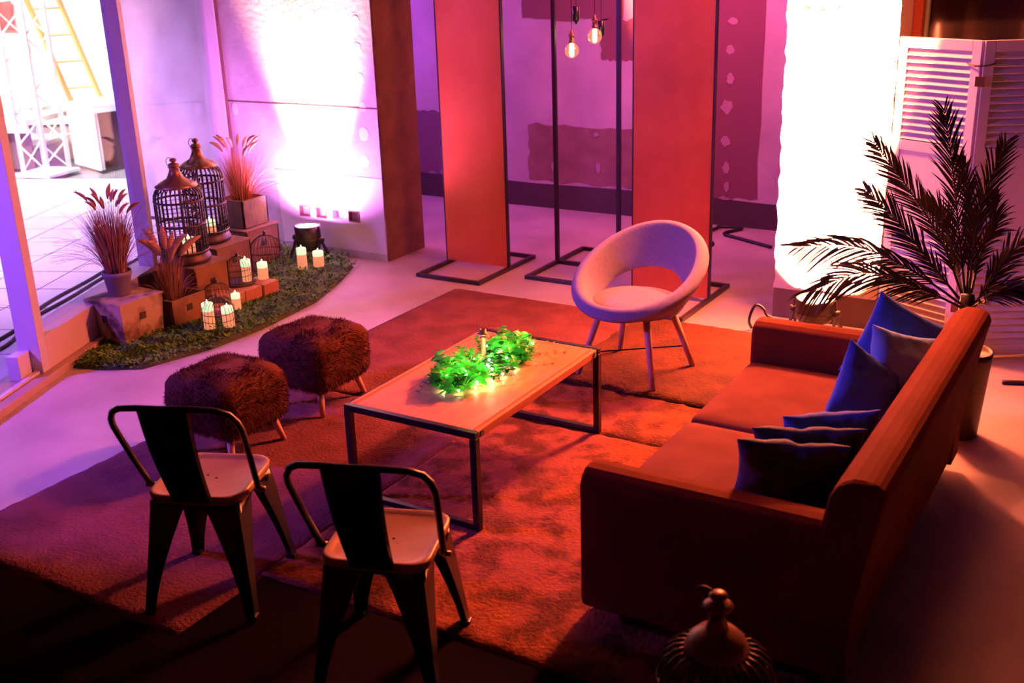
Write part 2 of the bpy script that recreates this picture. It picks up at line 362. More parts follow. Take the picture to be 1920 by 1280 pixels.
def deck(name, A, B, depth, z, label, end=False):
    A = Vector((*A, 0)); B = Vector((*B, 0)); d = (B-A); L = d.length; d.normalize(); n = Vector((-d.y, d.x, 0)); ang = math.atan2(d.y, d.x)
    t = thing(name, (A+B)/2, label, 'stage', rz=ang); t.location.z = -.04
    mb = MB().box((0, depth/2, z-.01), (L, depth, .06)); mb.build('deck_top', M_TENT, t)
    mb = MB().box((0, .02, z-.08), (L, .05, .08)); mb.build('edge_beam', M_TRUSS, t)
    mb = MB().box((0, .12, (z-.12)/2), (L-.1, .02, z-.12)); mb.build('skirt', M_SKIRT, t)
    if end: MB().box((-L/2 + .01, depth/2, (z-.05)/2), (.02, depth-.02, z-.05)).build('reflection_sheet', M_TENT, t)  # white sheet standing in for a bright reflection in the glass
    k = -L/2 + .04
    while k < L/2:
        mb = MB().box((k, .05, (z-.12)/2), (.05, .05, z-.12)); mb.build('post', M_TRUSS, t); k += 1.1
    return t
deck('low_stage_deck', (-14.2, 6.97), (-11.22, 7.97), 1.6, .55, 'low white stage deck with a dark skirt outside the glass')
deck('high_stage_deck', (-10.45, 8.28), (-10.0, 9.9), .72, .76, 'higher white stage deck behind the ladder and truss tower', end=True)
# truss tower
t = thing('truss_tower', (-10.93, 7.93, -.04), 'white aluminium truss tower standing in front of the stage outside', 'truss', rz=.2)
for sx in (-.17, .17):
    for sy in (-.17, .17): MB().tube([(sx, sy, 0), (sx, sy, 3.6)], .028, 8).build('chord', M_TRUSS, t, smooth=True)
for f in range(4):
    c = [(-.17, -.17), (.17, -.17), (.17, .17), (-.17, .17)]; a = c[f]; b = c[(f+1) % 4]; mb = MB()
    for k in range(12):
        p, q = (a, b) if k % 2 else (b, a)
        mb.tube([(*p, .05 + k*.29), (*q, .05 + (k+1)*.29)], .010, 6)
    mb.build('lacing', M_TRUSS, t)
MB().box((0, 0, .015), (.5, .5, .03)).build('base_plate', M_TRUSS, t)
# ladder on the high deck
t = thing('ladder', (-10.75, 8.45, .72), 'orange ladder leaning outside on the higher stage deck', 'ladder')
A0, A1 = Vector((-.08, -.13, 0)), Vector((.10, .14, 0)); lean = Vector((-.66, -.25, 2.3))
for a in (A0, A1): MB().tube([a, a + lean], .022, 4, sq=True).build('rail', M_LADDER, t)
for k in range(8):
    q = lean*(.06 + k*.125); MB().tube([A0 + q, A1 + q], .013, 6).build('rung', M_LADDER, t)
# sheer curtain
cb = MB(); n = 90; A = Vector((-9.35, 8.10, 0)); B = Vector((-7.7, 9.9, 0)); D = (B-A).normalized(); Nn = Vector((-D.y, D.x, 0)); rows = []
for z in (-.03, .6, 1.4, 2.4, 3.4):
    rows.append([tuple(A + (B-A)*(i/n) + Nn*(.05*math.sin(i*.55)*(1 - .15*z) + .02*math.sin(i*1.3)) + Vector((0, 0, z))) for i in range(n+1)])
for rws in rows: pass
k = len(rows[0])
cb.v = [p for r_ in rows for p in r_]; cb.f = [(j*k+i, j*k+i+1, (j+1)*k+i+1, (j+1)*k+i) for j in range(len(rows)-1) for i in range(k-1)]
o = cb.build('curtain', M_CURT, smooth=True); so = o.modifiers.new('solid', 'SOLIDIFY'); so.thickness = .006
tag(o, 'sheer lilac curtain hanging outside behind the second glass pane', 'curtain')
# cable in the yard
def cable(name, pts, r, label, zb=0):
    # smooth catmull chain
    P = [Vector(p) for p in pts]; P = [P[0]] + P + [P[-1]]; out = []
    for i in range(1, len(P)-2):
        for s in range(6):
            u = s/6; a, b, c, d = P[i-1], P[i], P[i+1], P[i+2]
            out.append(.5*((2*b) + (c-a)*u + (2*a - 5*b + 4*c - d)*u*u + (3*b - a - 3*c + d)*u**3))
    out.append(P[-2]); o = MB().tube(out, r, 6).build(name, M_CABLE, smooth=True); return tag(o, label, 'cable')
cable('cable', [(-6.05, 3.78, -.03), (-6.15, 4.0, -.03), (-6.42, 4.35, -.03), (-6.6, 4.8, -.03), (-6.8, 5.25, -.03), (-7.0, 5.8, -.03)], .012, 'black cable lying on the paving outside, nearest the sill')
cable('cable', [(-5.9, 3.05, -.03), (-6.1, 3.5, -.03), (-6.3, 4.1, -.03), (-6.62, 4.6, -.03), (-6.86, 5.2, -.03), (-7.1, 5.7, -.03)], .012, 'second black cable outside, further from the sill')
cable('cable', [(-3.6, 7.95, .014), (-3.2, 8.15, .014), (-3.14, 8.32, .014), (-3.13, 8.6-.2, .014), (-2.95, 8.42, .014), (-3.02, 8.2, .014), (-2.85, 8.1, .014), (-2.55, 7.95, .014)], .013, 'black cable curling on the alcove floor behind the right copper panel')
cable('cable', [(-3.3, 7.7, .014), (-3.05, 7.72, .014), (-2.98, 7.86, .014), (-3.1, 7.95, .014), (-3.4, 7.9, .014)], .012, 'short loop of black cable beside the right copper panel')
cable('cable', [(-.62, 5.86, .012), (-.45, 5.9, .012), (-.2, 5.8, .012), (.2, 5.9, .012)], .012, 'black cable on the floor at the foot of the white louvred screen')

# ------------------------------------------------------------------ RUGS
def rug(name, x0, x1, y0, y1, z, m, label, amp=.006, step=.035, seed=0, kind=None):
    random.seed(seed); nx = int((x1-x0)/step); ny = int((y1-y0)/step); mb = MB(); vs = []
    for j in range(ny+1):
        for i in range(nx+1):
            x = x0 + (x1-x0)*i/nx; y = y0 + (y1-y0)*j/ny
            e = i in (0, nx) or j in (0, ny)
            if e: x += jit(.006); y += jit(.006)
            h = z if e else z + .012 + amp*noise.noise(Vector((x*9, y*9, seed))) + amp*.8*noise.noise(Vector((x*30, y*30, seed)))
            vs.append((x, y, h))
    w = nx + 1
    fs = [(j*w+i, j*w+i+1, (j+1)*w+i+1, (j+1)*w+i) for j in range(ny) for i in range(nx)]
    k = len(vs); vs += [(x0, y0, z-.006), (x1, y0, z-.006), (x1, y1, z-.006), (x0, y1, z-.006)]
    fs.append((k+3, k+2, k+1, k))
    for a, b, seq in ((k, k+1, [i for i in range(nx+1)]), (k+1, k+2, [j*w+nx for j in range(ny+1)]), (k+2, k+3, [ny*w+i for i in range(nx, -1, -1)]), (k+3, k, [j*w for j in range(ny, -1, -1)])):
        fs.append(tuple([a, b] + seq[::-1]))
    mb.add(vs, fs); o = mb.build(name, m, smooth=True); return tag(o, label, 'rug')
rug('rug', -4.12, -2.70, 4.17, 6.01, .022, M_RUG1, 'reddish brown rug at the back, beside the fluffy stools', seed=1)
rug('rug', -2.76, -.95, 4.83, 6.01, .024, M_RUG2, 'dark brown rug under the round grey chair', seed=2)
rug('rug', -4.12, -2.74, 2.18, 4.20, .008, M_RUG3, 'dusty plum brown rug under the left metal chair', seed=3)
rug('rug', -2.76, -.72, 2.62, 4.33, .010, M_RUG4, 'mottled rust rug under the coffee table and sofa front', seed=4, amp=.008)
rug('rug', -2.74, -1.0, 4.325, 4.90, .007, M_RUG4, 'narrow strip of mottled rust rug beyond the coffee table', seed=5, amp=.008)
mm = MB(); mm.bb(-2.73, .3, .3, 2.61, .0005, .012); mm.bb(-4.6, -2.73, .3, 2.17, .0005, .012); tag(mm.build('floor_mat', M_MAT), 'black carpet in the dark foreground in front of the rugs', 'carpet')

# ------------------------------------------------------------------ COFFEE TABLE
def coffee_table():
    x0, x1, y0, y1, H = -2.83, -2.18, 3.26, 4.345, .45; r = .014
    t = thing('coffee_table', ((x0+x1)/2, (y0+y1)/2, .022), 'pine topped coffee table with black steel end frames and greenery on it', 'table')
    hx, hy = (x1-x0)/2, (y1-y0)/2; zf = -.002
    for s in (-1, 1):
        y = s*(hy - r)
        f = thing('end_frame', (0, 0, 0), None, None); f.parent = t
        zt = H - .022
        mb = MB(); b = lambda a, c: mb.box(a, c)
        for zc in (zt - r, zf + r): MB().box((0, y, zc), (2*hx, 2*r, 2*r)).build('cross_bar', M_BLACK, f, bevel=.002)
        for q in (-1, 1): MB().box((q*(hx - r), y, (zt + zf)/2), (2*r + .002, 2*r + .002, zt - zf - 4*r)).build('leg', M_BLACK, f, bevel=.002)
    zt = H - .022
    MB().box((0, 0, zt - .020), (2*hx - .012, 2*hy - 4*r - .004, .036)).build('tabletop', M_WOODT, t, bevel=.004)
    for q in (-1, 1): MB().box((q*(hx - .03), 0, zt + .0005), (.006, 2*hy - 4*r - .02, .004)).build('edge_bead', M_WOODT, t, bevel=.001)
    for s in (-1, 1):
        for q in (-1, 1):
            mb = MB(); mb.tube([(q*(hx - .006), s*(hy - .055), zt - .020), (q*(hx - .001), s*(hy - .055), zt - .020)], .013, 16); mb.build('bolt_hole', M_DARKHOLE, t)
coffee_table()

# greenery centrepiece
def leaf(mb, p, d, up, L, w, curl=.2, n=4):
    p = Vector(p); d = Vector(d).normalized(); s = d.cross(Vector(up)); 
    if s.length < .01: s = Vector((1, 0, 0))
    s.normalize(); u = s.cross(d); k = len(mb.v); vs = []
    for i in range(n+1):
        t = i/n; ww = w*math.sin(PI*min(.98, .08 + .9*t))**.7*.5; c = p + d*L*t - u*curl*L*t*t
        vs += [c - s*ww + u*ww*.25, c, c + s*ww + u*ww*.25]
    fs = []
    for i in range(n):
        a = i*3; fs += [(a, a+1, a+4, a+3), (a+1, a+2, a+5, a+4)]
    mb.add(vs, fs)
def greenery():
    random.seed(21); t = thing('greenery_centrepiece', (-2.52, 3.87, .452), 'lush artificial greenery runner on the coffee table, lit by tiny lights', 'plant')
    protos = []
    # kinds: round leaf sprig, blade tuft, dark rosette, orange sprig
    mb = MB()
    for i in range(15):
        a = i*2.4; h = .015 + i*.0045; leaf(mb, (0, 0, h), (math.cos(a), math.sin(a), .5), (0, 0, 1), .034, .024, .3)
    mb.tube([(0, 0, 0), (0, 0, .08)], .0015, 4); protos.append(('leafy_sprig', mb, M_LEAF))
    mb = MB()
    for i in range(22):
        a = i*2.4; leaf(mb, (0, 0, 0), (math.cos(a)*.6, math.sin(a)*.6, .9 - .02*i), (0, 0, 1), random.uniform(.05, .085), .008, .35, 5)
    protos.append(('blade_tuft', mb, M_LEAFY))
    mb = MB()
    for i in range(12):
        a = i*2.4; leaf(mb, (0, 0, .01 + .002*i), (math.cos(a), math.sin(a), .25 + .03*i), (0, 0, 1), .055, .03, .25)
    protos.append(('dark_rosette', mb, M_LEAFD))
    mb = MB()
    for i in range(14):
        a = i*2.4; h = .012 + i*.004; leaf(mb, (0, 0, h), (math.cos(a), math.sin(a), .6), (0, 0, 1), .026, .016, .3)
    protos.append(('berry_sprig', mb, M_LEAFO))
    first = {}
    for i in range(190):
        u = random.uniform(-1, 1); v = random.uniform(-1, 1)
        if abs(u)**2.5 + abs(v)**2.5 > 1: continue
        y = u*.32 - .01; x = v*.125 + .03*math.sin(u*3) - .015*u
        k = random.choices([0, 1, 2, 3], [6, 3.2, 2.2, .5])[0]; nm, mb, m = protos[k]
        z = .004 + .022*(1 - v*v)*(1 - u*u)*random.uniform(.1, 1.3)
        if abs(x + .025) < .035 and abs(y - .035) < .05: continue
        low = abs(y + .0) < .10 and x > -.08
        if k in first: o = piece(first[k], (x, y, z), t)
        else: o = mb.build(nm, m, t, smooth=True); first[k] = o; o.location = (x, y, z)
        s = random.uniform(.75, 1.25)*(.7 if low else 1); o.scale = (s, s, s); o.rotation_euler = (random.uniform(-.5, .5), random.uniform(-.5, .5), random.uniform(0, 6))
    # trailing stems at the ends
    for (sx, sy, dx, dy) in ((.10, .26, .07, .10), (.12, .16, .12, .05), (.11, -.02, .11, -.06), (.10, -.12, .10, -.05), (-.06, -.28, -.03, -.10), (.05, -.28, .04, -.07), (-.09, .22, -.05, .08), (.08, .30, .14, .06)):
        mb = MB(); pts = [(sx + dx*i/5, sy + dy*i/5, .03 + .02*math.sin(i/5*PI) - .004*i) for i in range(6)]; mb.tube(pts, .0012, 4)
        for i, p in enumerate(pts):
            for s in (-1, 1): leaf(mb, p, (s*dy*8 + dx*3, -s*dx*8 + dy*3, .3), (0, 0, 1), .017, .011, .2, 3)
        mb.build('trailing_stem', M_LEAFD if sx < 0 or sy < -.2 else M_LEAFO, t, smooth=True)
    # string lights tucked in
    s = thing('string_lights', (-2.52, 3.87, .452), 'string of tiny white lights tucked under the table greenery', 'string lights')
    pts = []
    random.seed(8)
    for i in range(46):
        u = -1 + 2*i/45; pts.append((.085*math.sin(i*1.9) + .02, u*.27, .022 + .040*abs(math.sin(i*2.3))))
    MB().tube(pts, .0012, 4).build('wire', M_CABLE, s)
    src = None; extra = [(.105, -.24, .012), (.06, -.30, .012), (.125, -.14, .012), (.125, -.05, .012), (-.02, -.30, .012), (.13, .05, .012)]
    for i, p in enumerate(pts[::2] + extra):
        if src is None: src = MB().lathe((0, 0, 0), [(.001, -.005), (.0045, -.002), (.0045, .003), (.001, .006)], 8).build('bulb', M_FAIRY, s, smooth=True); src.location = p
        else: piece(src, p, s)
    for i, (x, y, e) in enumerate([(.05, -.22, .8), (.08, -.12, .7), (.02, .0, .5), (.06, .10, .6), (-.02, .2, .45), (-.02, -.14, .5), (.0, -.30, .3), (.05, .26, .3)]):
        l = bpy.data.lights.new('fairy_glow', 'POINT'); l.energy = e*1.5; l.color = (1.0, .88, .40); l.shadow_soft_size = .012
        o = bpy.data.objects.new('fairy_glow', l); COL.objects.link(o); o.location = (-2.52 + x, 3.87 + y, .452 + .075)
greenery()
c = thing('candlestick', (-2.545, 3.905, .452), 'slim brass candlestick standing up in the table greenery', 'candlestick')
MB().lathe((0, 0, 0), [(.03, 0), (.03, .006), (.014, .012), (.0125, .02), (.0125, .128), (.016, .132), (.0125, .136), (.014, .142)], 20).build('stem', M_BRASS, c, smooth=True)
MB().lathe((0, 0, 0), [(.012, .142), (.027, .149), (.027, .153), (.016, .155), (.016, .170), (.0105, .170), (.0105, .158)], 20).build('drip_tray', M_BRASS, c, smooth=True)

# ------------------------------------------------------------------ METAL CHAIRS
def metal_chair(name, m, ms, label, group=None):
    t = thing(name, (0, 0, 0), label, 'chair', group)
    sz = .445; h = .172
    # seat pan with rim and dished top
    mb = MB(); ringd = [(h-.004, sz-.035), (h, sz-.03), (h+.004, sz-.004), (h, sz+.001), (h-.008, sz+.002), (h-.020, sz-.006), (h-.035, sz-.010), (.02, sz-.013)]
    mb.rings([rrect(a, a + (.0 if a > .1 else 0), z, min(.06, a*.55)) for a, z in ringd])
    mb.build('seat', ms, t, smooth=True)
    mb = MB()
    for (x, y) in ((.02, .0), (.045, -.03), (-.02, .02)): mb.lathe((x, y, sz-.0128), [(.006, 0), (.006, .0004)], 10)
    mb.build('drain_hole', M_DARKHOLE, t)
    # aprons with arches
    def apron(x0, y0, x1, y1, depth):
        n = 16; top = []; bot = []
        for i in range(n+1):
            u = i/n; x = x0 + (x1-x0)*u; y = y0 + (y1-y0)*u; a = abs(2*u-1); zb = sz - .045 - depth*(1 - math.sqrt(max(0, 1 - a**2.6)))
            k = 1 + .10*((sz-zb)/.4)
            top.append((x, y, sz-.03)); bot.append((x*k, y*k, zb))
        mb = MB(); mb.v = top + bot; mb.f = [(i, i+1, n+1+i+1, n+1+i) for i in range(n)]
        o = mb.build('apron', m, t, smooth=True); s = o.modifiers.new('solid', 'SOLIDIFY'); s.thickness = .004; s.offset = 0
    q = h - .012
    apron(-q, -q, q, -q, .20); apron(-q, q, q, q, .15); apron(-q, -q, -q, q, .15); apron(q, -q, q, q, .15)
    # legs: folded tapering sheet, L profile
    for sx in (-1, 1):
        for sy in (-1, 1):
            f = (.205, .235) if sy < 0 else (.205, .215)
            rs = []
            for k in range(7):
                u = k/6; z = (sz-.03)*(1-u); cx = sx*(q + (f[0]-q)*u); cy = sy*(q + (f[1]-q)*u); wd = .095*(1-u)**1.5 + .034; e = .006
                rs.append([(cx, cy, z), (cx - sx*wd, cy, z), (cx - sx*wd, cy - sy*e, z), (cx - sx*e, cy - sy*e, z), (cx - sx*e, cy - sy*wd, z), (cx, cy - sy*wd, z)])
            lg = MB().rings(rs).build('leg', m, t)
            MB().box((sx*(f[0]-.014), sy*(f[1]-.014), .008), (.036, .036, .016)).build('foot_cap', m, lg, bevel=.003)
    # hoop back
    P = [(-.198, -.04, sz-.03), (-.202, -.07, sz+.0), (-.214, -.13, sz+.12), (-.224, -.185, sz+.235), (-.226, -.205, sz+.275)]
    arc = [(-.220, -.222, sz+.310), (-.202, -.238, sz+.342), (-.165, -.260, sz+.364), (-.09, -.286, sz+.378), (0, -.298, sz+.382)]
    pts = P + arc; pts = pts + [(-x, y, z) for x, y, z in pts[:-1][::-1]]
    MB().tube(pts, .0115, 10).build('hoop', m, t, smooth=True)
    mb = MB(); rs = []
    for k in range(9):
        u = k/8; w = .072 + .020*u; z = sz - .02 + .396*u; y = -.176 - .115*u - .020*math.sin(u*PI*.9)
        rs.append([(-w, y+.012, z), (-w*.93, y, z), (w*.93, y, z), (w, y+.012, z), (w*.93, y+.004, z), (-w*.93, y+.004, z)])
    mb.rings(rs).build('back_splat', m, t)
    for s in (-1, 1):
        MB().tube([(s*.185, -.05, sz-.02), (s*.222, -.055, sz-.02)], .009, 10).build('bolt', M_BRASS, t, smooth=True)
    return t
ch = metal_chair('metal_chair', M_BLACK, M_SEAT, 'black metal bistro chair on the left, nearest the fluffy stools', 'black metal chairs at the table')
ch.location = (-2.82, 2.50, .022); ch.rotation_euler.z = R(23)
c2 = copy_tree(ch); c2['label'] = 'black metal bistro chair in the middle, between the left chair and the sofa'
c2.location = (-2.0, 2.46, .014); c2.rotation_euler.z = R(20)
oc = metal_chair('metal_chair', M_WHITECH, M_WHITECH, 'pale metal chair seen from behind on the low stage deck outside'); oc.location = (-11.82, 8.34, .53); oc.rotation_euler.z = R(50); oc.scale = (1.08, 1.08, 1.08)

# red cushion outside
def pillow(L, H, T, seed, n=26, wr=.016):
    mb = MB(); vs = []
    for side in (1, -1):
        for j in range(n+1):
            for i in range(n+1):
                u = 2*i/n-1; v = 2*j/n-1
                pu = u*(1 - .10*(1-v*v)) ; pv = v*(1 - .10*(1-u*u))
                th = T*max(0, (1-u*u))**.42*max(0, (1-v*v))**.42
                w = wr*noise.noise(Vector((u*2.2+seed, v*2.2, side*3.)))*(1 if abs(u) < 1 and abs(v) < 1 else 0)
                w += (.010*noise.noise(Vector((u*5+seed, v*2.2+seed, side*5.)))*(1-u*u)*(1 if abs(v) < 1 else 0)) if abs(u) < 1 else 0
                vs.append((pu*L/2, side*(th/2) + w, pv*H/2))
    w = n+1; k = w*w
    for j in range(n):
        for i in range(n):
            a = j*w+i; mb.f.append((a, a+1, a+w+1, a+w)); mb.f.append((k+a, k+a+w, k+a+w+1, k+a+1))
    mb.v = vs; return mb
def cushion(loc, rot, m, label, size=(.42, .42, .15), seed=1, name='cushion', group='blue cushions on the sofa', sag=.2):
    mb = pillow(*size, seed)
    o = mb.build(name, m, smooth=True)
    wd = o.modifiers.new('weld', 'WELD'); wd.merge_threshold = .0015
    o.modifiers.new('sub', 'SUBSURF').levels = 1
    o.modifiers['sub'].render_levels = 1
    o.location = loc; o.rotation_euler = rot; return tag(o, label, 'cushion', group)
cushion((-14.51, 10.24, 1.50), (0, 0, math.atan2(5, 7.4)), M_RED, 'red cushion hung on the white tent wall above the pale chair outside', (.34, .44, .12), 4, group=None)

# ------------------------------------------------------------------ FLUFFY STOOLS
def stool(loc, label, seed, rz=0):
    t = thing('fluffy_stool', (*loc, .02), label, 'stool', 'fluffy stools', rz)
    hx, z0, z1 = .215, .125, .395; mb = MB(); random.seed(seed)
    prof = [(.10, z0+.0), (.18, z0+.005), (hx-.005, z0+.03), (hx, z0+.08), (hx+.004, z0+.17), (hx-.002, z1-.045), (hx-.018, z1-.018), (hx-.05, z1-.002), (hx-.10, z1+.008), (.05, z1+.012)]
    mb.rings([[(x + .010*noise.noise(Vector((x*9, y*9, z*9 + seed))), y + .010*noise.noise(Vector((x*9+5, y*9, z*9))), z + .010*noise.noise(Vector((x*8, y*8+3, seed)))) for x, y, z in rrect(a, a*.98, zz, min(.07, a*.6), 7)] for a, zz in prof])
    body = mb.build('fur_seat', M_FUR, t, smooth=True)
    # fur: short combed tufts standing out of the body
    fb = MB(); V = mb.v; F = [f for f in mb.f]
    areas = []
    for f in F:
        if len(f) == 4:
            a, b, c, d = (Vector(V[i]) for i in f); areas.append(((b-a).cross(d-a)).length)
        else:
            a = Vector(V[f[0]]); n_ = len(f); ar = .006 if a.z > .2 else .0; areas.append(ar)
    for f in random.choices(F, areas, k=15000):
        if len(f) == 4:
            a, b, c, d = (Vector(V[i]) for i in f); u, v = random.random(), random.random(); p = a*(1-u)*(1-v) + b*u*(1-v) + c*u*v + d*(1-u)*v
            n = (b-a).cross(d-a).normalized()
        else:
            p = Vector((random.uniform(-.05, .05), random.uniform(-.05, .05), z1+.01)); n = Vector((0, 0, 1))
        sw = Vector((noise.noise(p*7), noise.noise(p*7+Vector((9, 0, 0))), noise.noise(p*7+Vector((0, 9, 0)))))
        d = (n*.8 + sw*1.3 + Vector((0, 0, -.45)) + Vector((jit(.3), jit(.3), jit(.3)))).normalized()
        L = random.uniform(.012, .026); s = d.cross(Vector((jit(1), jit(1), jit(1)))).normalized()*.0016
        fb.add([p - s - n*.002, p + s - n*.002, p + d*L], [(0, 1, 2)])
    fo = fb.build('fur', M_FUR, body); fo['kind'] = 'stuff'
    for sx in (-1, 1):
        for sy in (-1, 1):
            MB().tube([(sx*.135, sy*.135, .15), (sx*.172, sy*.172, 0.0)], [.021, .012], 12).build('leg', M_LEG, t, smooth=True)
    return t
stool((-3.67, 3.41), 'fluffy brown stool nearest the metal chairs', 5)
stool((-3.67, 4.04), 'fluffy brown stool further back beside the coffee table', 9)

# ------------------------------------------------------------------ ROUND CHAIR
def round_chair():
    t = thing('round_armchair', (-2.365, 5.13, .034), 'round grey hoop armchair with four beech legs on the dark rug', 'armchair', rz=R(-6))
    n = 56; rings_ = []
    for j in range(n):
        th = 2*PI*j/n; k = (1 - math.cos(th))/2     # 0 front, 1 back
        s, c = math.sin(th), math.cos(th)
        T = Vector((s*.335, -c*.325 + .045*k, .415 + .335*k**1.1))            # rim crest
        lowk = max(0, (k-.45)/.55)
        B = Vector((s*(.235), -c*.215 + .02, .372 + .155*lowk**.9))
        B += Vector((s*.02, -c*.02, 0))*lowk
        out = Vector((s, -c, 0)); d = (T-B); L = d.length; d.normalize(); nn = out - d*out.dot(d); nn.normalize()
        th2 = .034
        prof = []
        for i in range(10):   # outer side up, over the crest, down the inner side
            a = PI*i/9; prof.append(T - d*.03 + nn*th2*math.cos(a) + d*.03*math.sin(a) + (nn*.010 if i < 5 else Vector()))
        mid1 = B + d*L*.5 - nn*th2*.80; low1 = B - nn*.012; low2 = B + nn*.018 - d*.012; mid2 = B + d*L*.5 + nn*th2*1.2
        prof += [mid1 + nn*.004, low1, B - d*.012, low2, mid2]
        rings_.append(prof)
    mb = MB(); mb.rings(rings_, loop=True); mb.build('shell', M_SHELL, t, smooth=True, subsurf=1)
    mb = MB(); m_ = 36
    def rg(r, z): return [(r*1.02*math.sin(2*PI*j/m_), -r*math.cos(2*PI*j/m_)*.95 + .0, z + (.004 if False else 0)) for j in range(m_)][::-1]
    mb.rings([rg(.16, .345), rg(.235, .352), rg(.252, .372), rg(.246, .398), rg(.215, .412), rg(.15, .420), rg(.06, .422)])
    mb.build('seat', M_SHELL, t, smooth=True)
    MB().tube([(-.16, 0, .335), (.16, 0, .335)], .012, 8).build('under_frame', M_BLACK, t)
    for sx in (-1, 1):
        for sy in (-1, 1): MB().tube([(sx*.135, sy*.125, .36), (sx*.232, sy*.215, 0)], [.020, .014], 12).build('leg', M_LEG, t, smooth=True)
    # black cross wire between the legs
    MB().tube([(-.20, -.19, .12), (.20, .19, .12)], .004, 6).build('cross_wire', M_BLACK, t)
round_chair()

# ------------------------------------------------------------------ SOFA
def sofa():
    x0, x1, y0, y1 = -1.555, -.60, 2.925, 4.755
    t = thing('sofa', ((x0+x1)/2, (y0+y1)/2, .021), 'rust velvet two seat sofa with its back to the right', 'sofa')
    cx, cy = (x0+x1)/2, (y0+y1)/2; hx, hy = (x1-x0)/2, (y1-y0)/2; ah = .565; aw = .15
    MB().bb(-hx+.01, hx-.12, -hy+aw-.01, hy-aw+.01, .05, .27).build('base', M_SOFA, t, bevel=.015)
    for s in (-1, 1):
        mb = MB(); yc = s*(hy - aw/2); rs = []
        xs = [-hx+.0, -hx+.012, -hx+.05, hx-.22, hx-.045]
        for i, x in enumerate(xs):
            ins = .012 if i == 0 else 0; pts = []
            w2 = aw/2 - ins; top = ah - ins
            prof = [(-w2, .05+ins), (w2, .05+ins), (w2, top-.05), (w2-.012, top-.02), (w2-.04, top-.003), (0, top), (-w2+.04, top-.003), (-w2+.012, top-.02), (-w2, top-.05)]
            rs.append([(x, yc + a, b) for a, b in prof])
        mb.rings(rs).build('arm', M_SOFA, t, smooth=False, bevel=.012)
    # back: reclined slab with rolled top, full width
    prof = [(hx-.15, .05), (hx-.06, .05), (hx-.035, .30), (hx+.015, .60), (hx+.03, .675), (hx+.02, .71), (hx-.015, .728), (hx-.07, .725), (hx-.115, .70), (hx-.135, .66), (hx-.155, .55), (hx-.20, .40), (hx-.22, .25)]
    rs = []
    for y, sc in ((-hy, .0), (-hy+.012, .010), (-hy+.04, .016), (0, .018), (hy-.04, .016), (hy-.012, .010), (hy, 0)):
        rs.append([(a, y*.994, b) for a, b in prof])
    mb = MB().rings([rs[0], rs[3], rs[-1]]).build('backrest', M_SOFA, t, bevel=.02, smooth=False)
    # seat cushions
    w = (2*hy - 2*aw)/2
    for s in (-1, 1):
        mb = MB(); yc = s*w/2; hz = .135; a, b = (-hx + .015), (hx - .19); mx = (a+b)/2; hl = (b-a)/2
        rr = [(.97, .0), (1.0, .015), (1.0, .09), (.99, .112), (.955, .124), (.85, .131), (.5, .136)]
        mb.rings([[(mx + x, yc + y, .27 + z) for x, y, _ in rrect(hl*q, (w/2-.004)*(1-(1-q)*1.3), 0, .035, 5)] for q, z in rr])
        mb.build('seat_cushion', M_SOFASEAT, t, smooth=True)
    for sx in (-1, 1):
        for sy in (-1, 1): MB().lathe((sx*(hx-.12), sy*(hy-.1), 0), [(.018, .0), (.024, .05)], 12).build('foot', M_BLACK, t)
sofa()
Z = .405
def C(x, y, z, yaw, tilt, roll, m, label, seed, size=(.42, .42, .15)):
    # local: X width, Z height, Y thickness; roll in its own plane, tilt back about X, then yaw
    M = Matrix.Rotation(yaw, 3, 'Z') @ Matrix.Rotation(tilt, 3, 'X') @ Matrix.Rotation(roll, 3, 'Y')
    cushion((x, y, z), M.to_euler(), m, label, size, seed)
C(-.955, 3.275, .555, R(20), R(30), R(2), M_CUSH3, 'blue cushion, coloured dark for its unlit side, nearest the near sofa arm', 1, (.37, .36, .11))
C(-.935, 3.405, .560, R(22), R(30), R(-2), M_CUSH3, 'blue cushion, coloured dark for its unlit side, middle one of the three standing in a row', 2, (.38, .35, .10))
C(-.905, 3.545, .565, R(30), R(28), R(-4), M_CUSH, 'blue cushion with a creased top edge, furthest of the three in a row', 3, (.34, .34, .11))
C(-.895, 4.03, .565, R(62), R(-20), R(40), M_CUSH, 'bright blue cushion with one corner up, leaning in the middle of the sofa back', 5, (.33, .33, .12))
C(-.815, 4.25, .60, R(56), R(-22), R(20), M_CUSH2, 'pale blue creased cushion between the bright blue one and the far arm', 6, (.33, .33, .13))
C(-.875, 4.45, .61, R(34), R(-14), R(30), M_CUSH, 'deep blue cushion with a raised corner against the far sofa arm', 7, (.38, .38, .12))

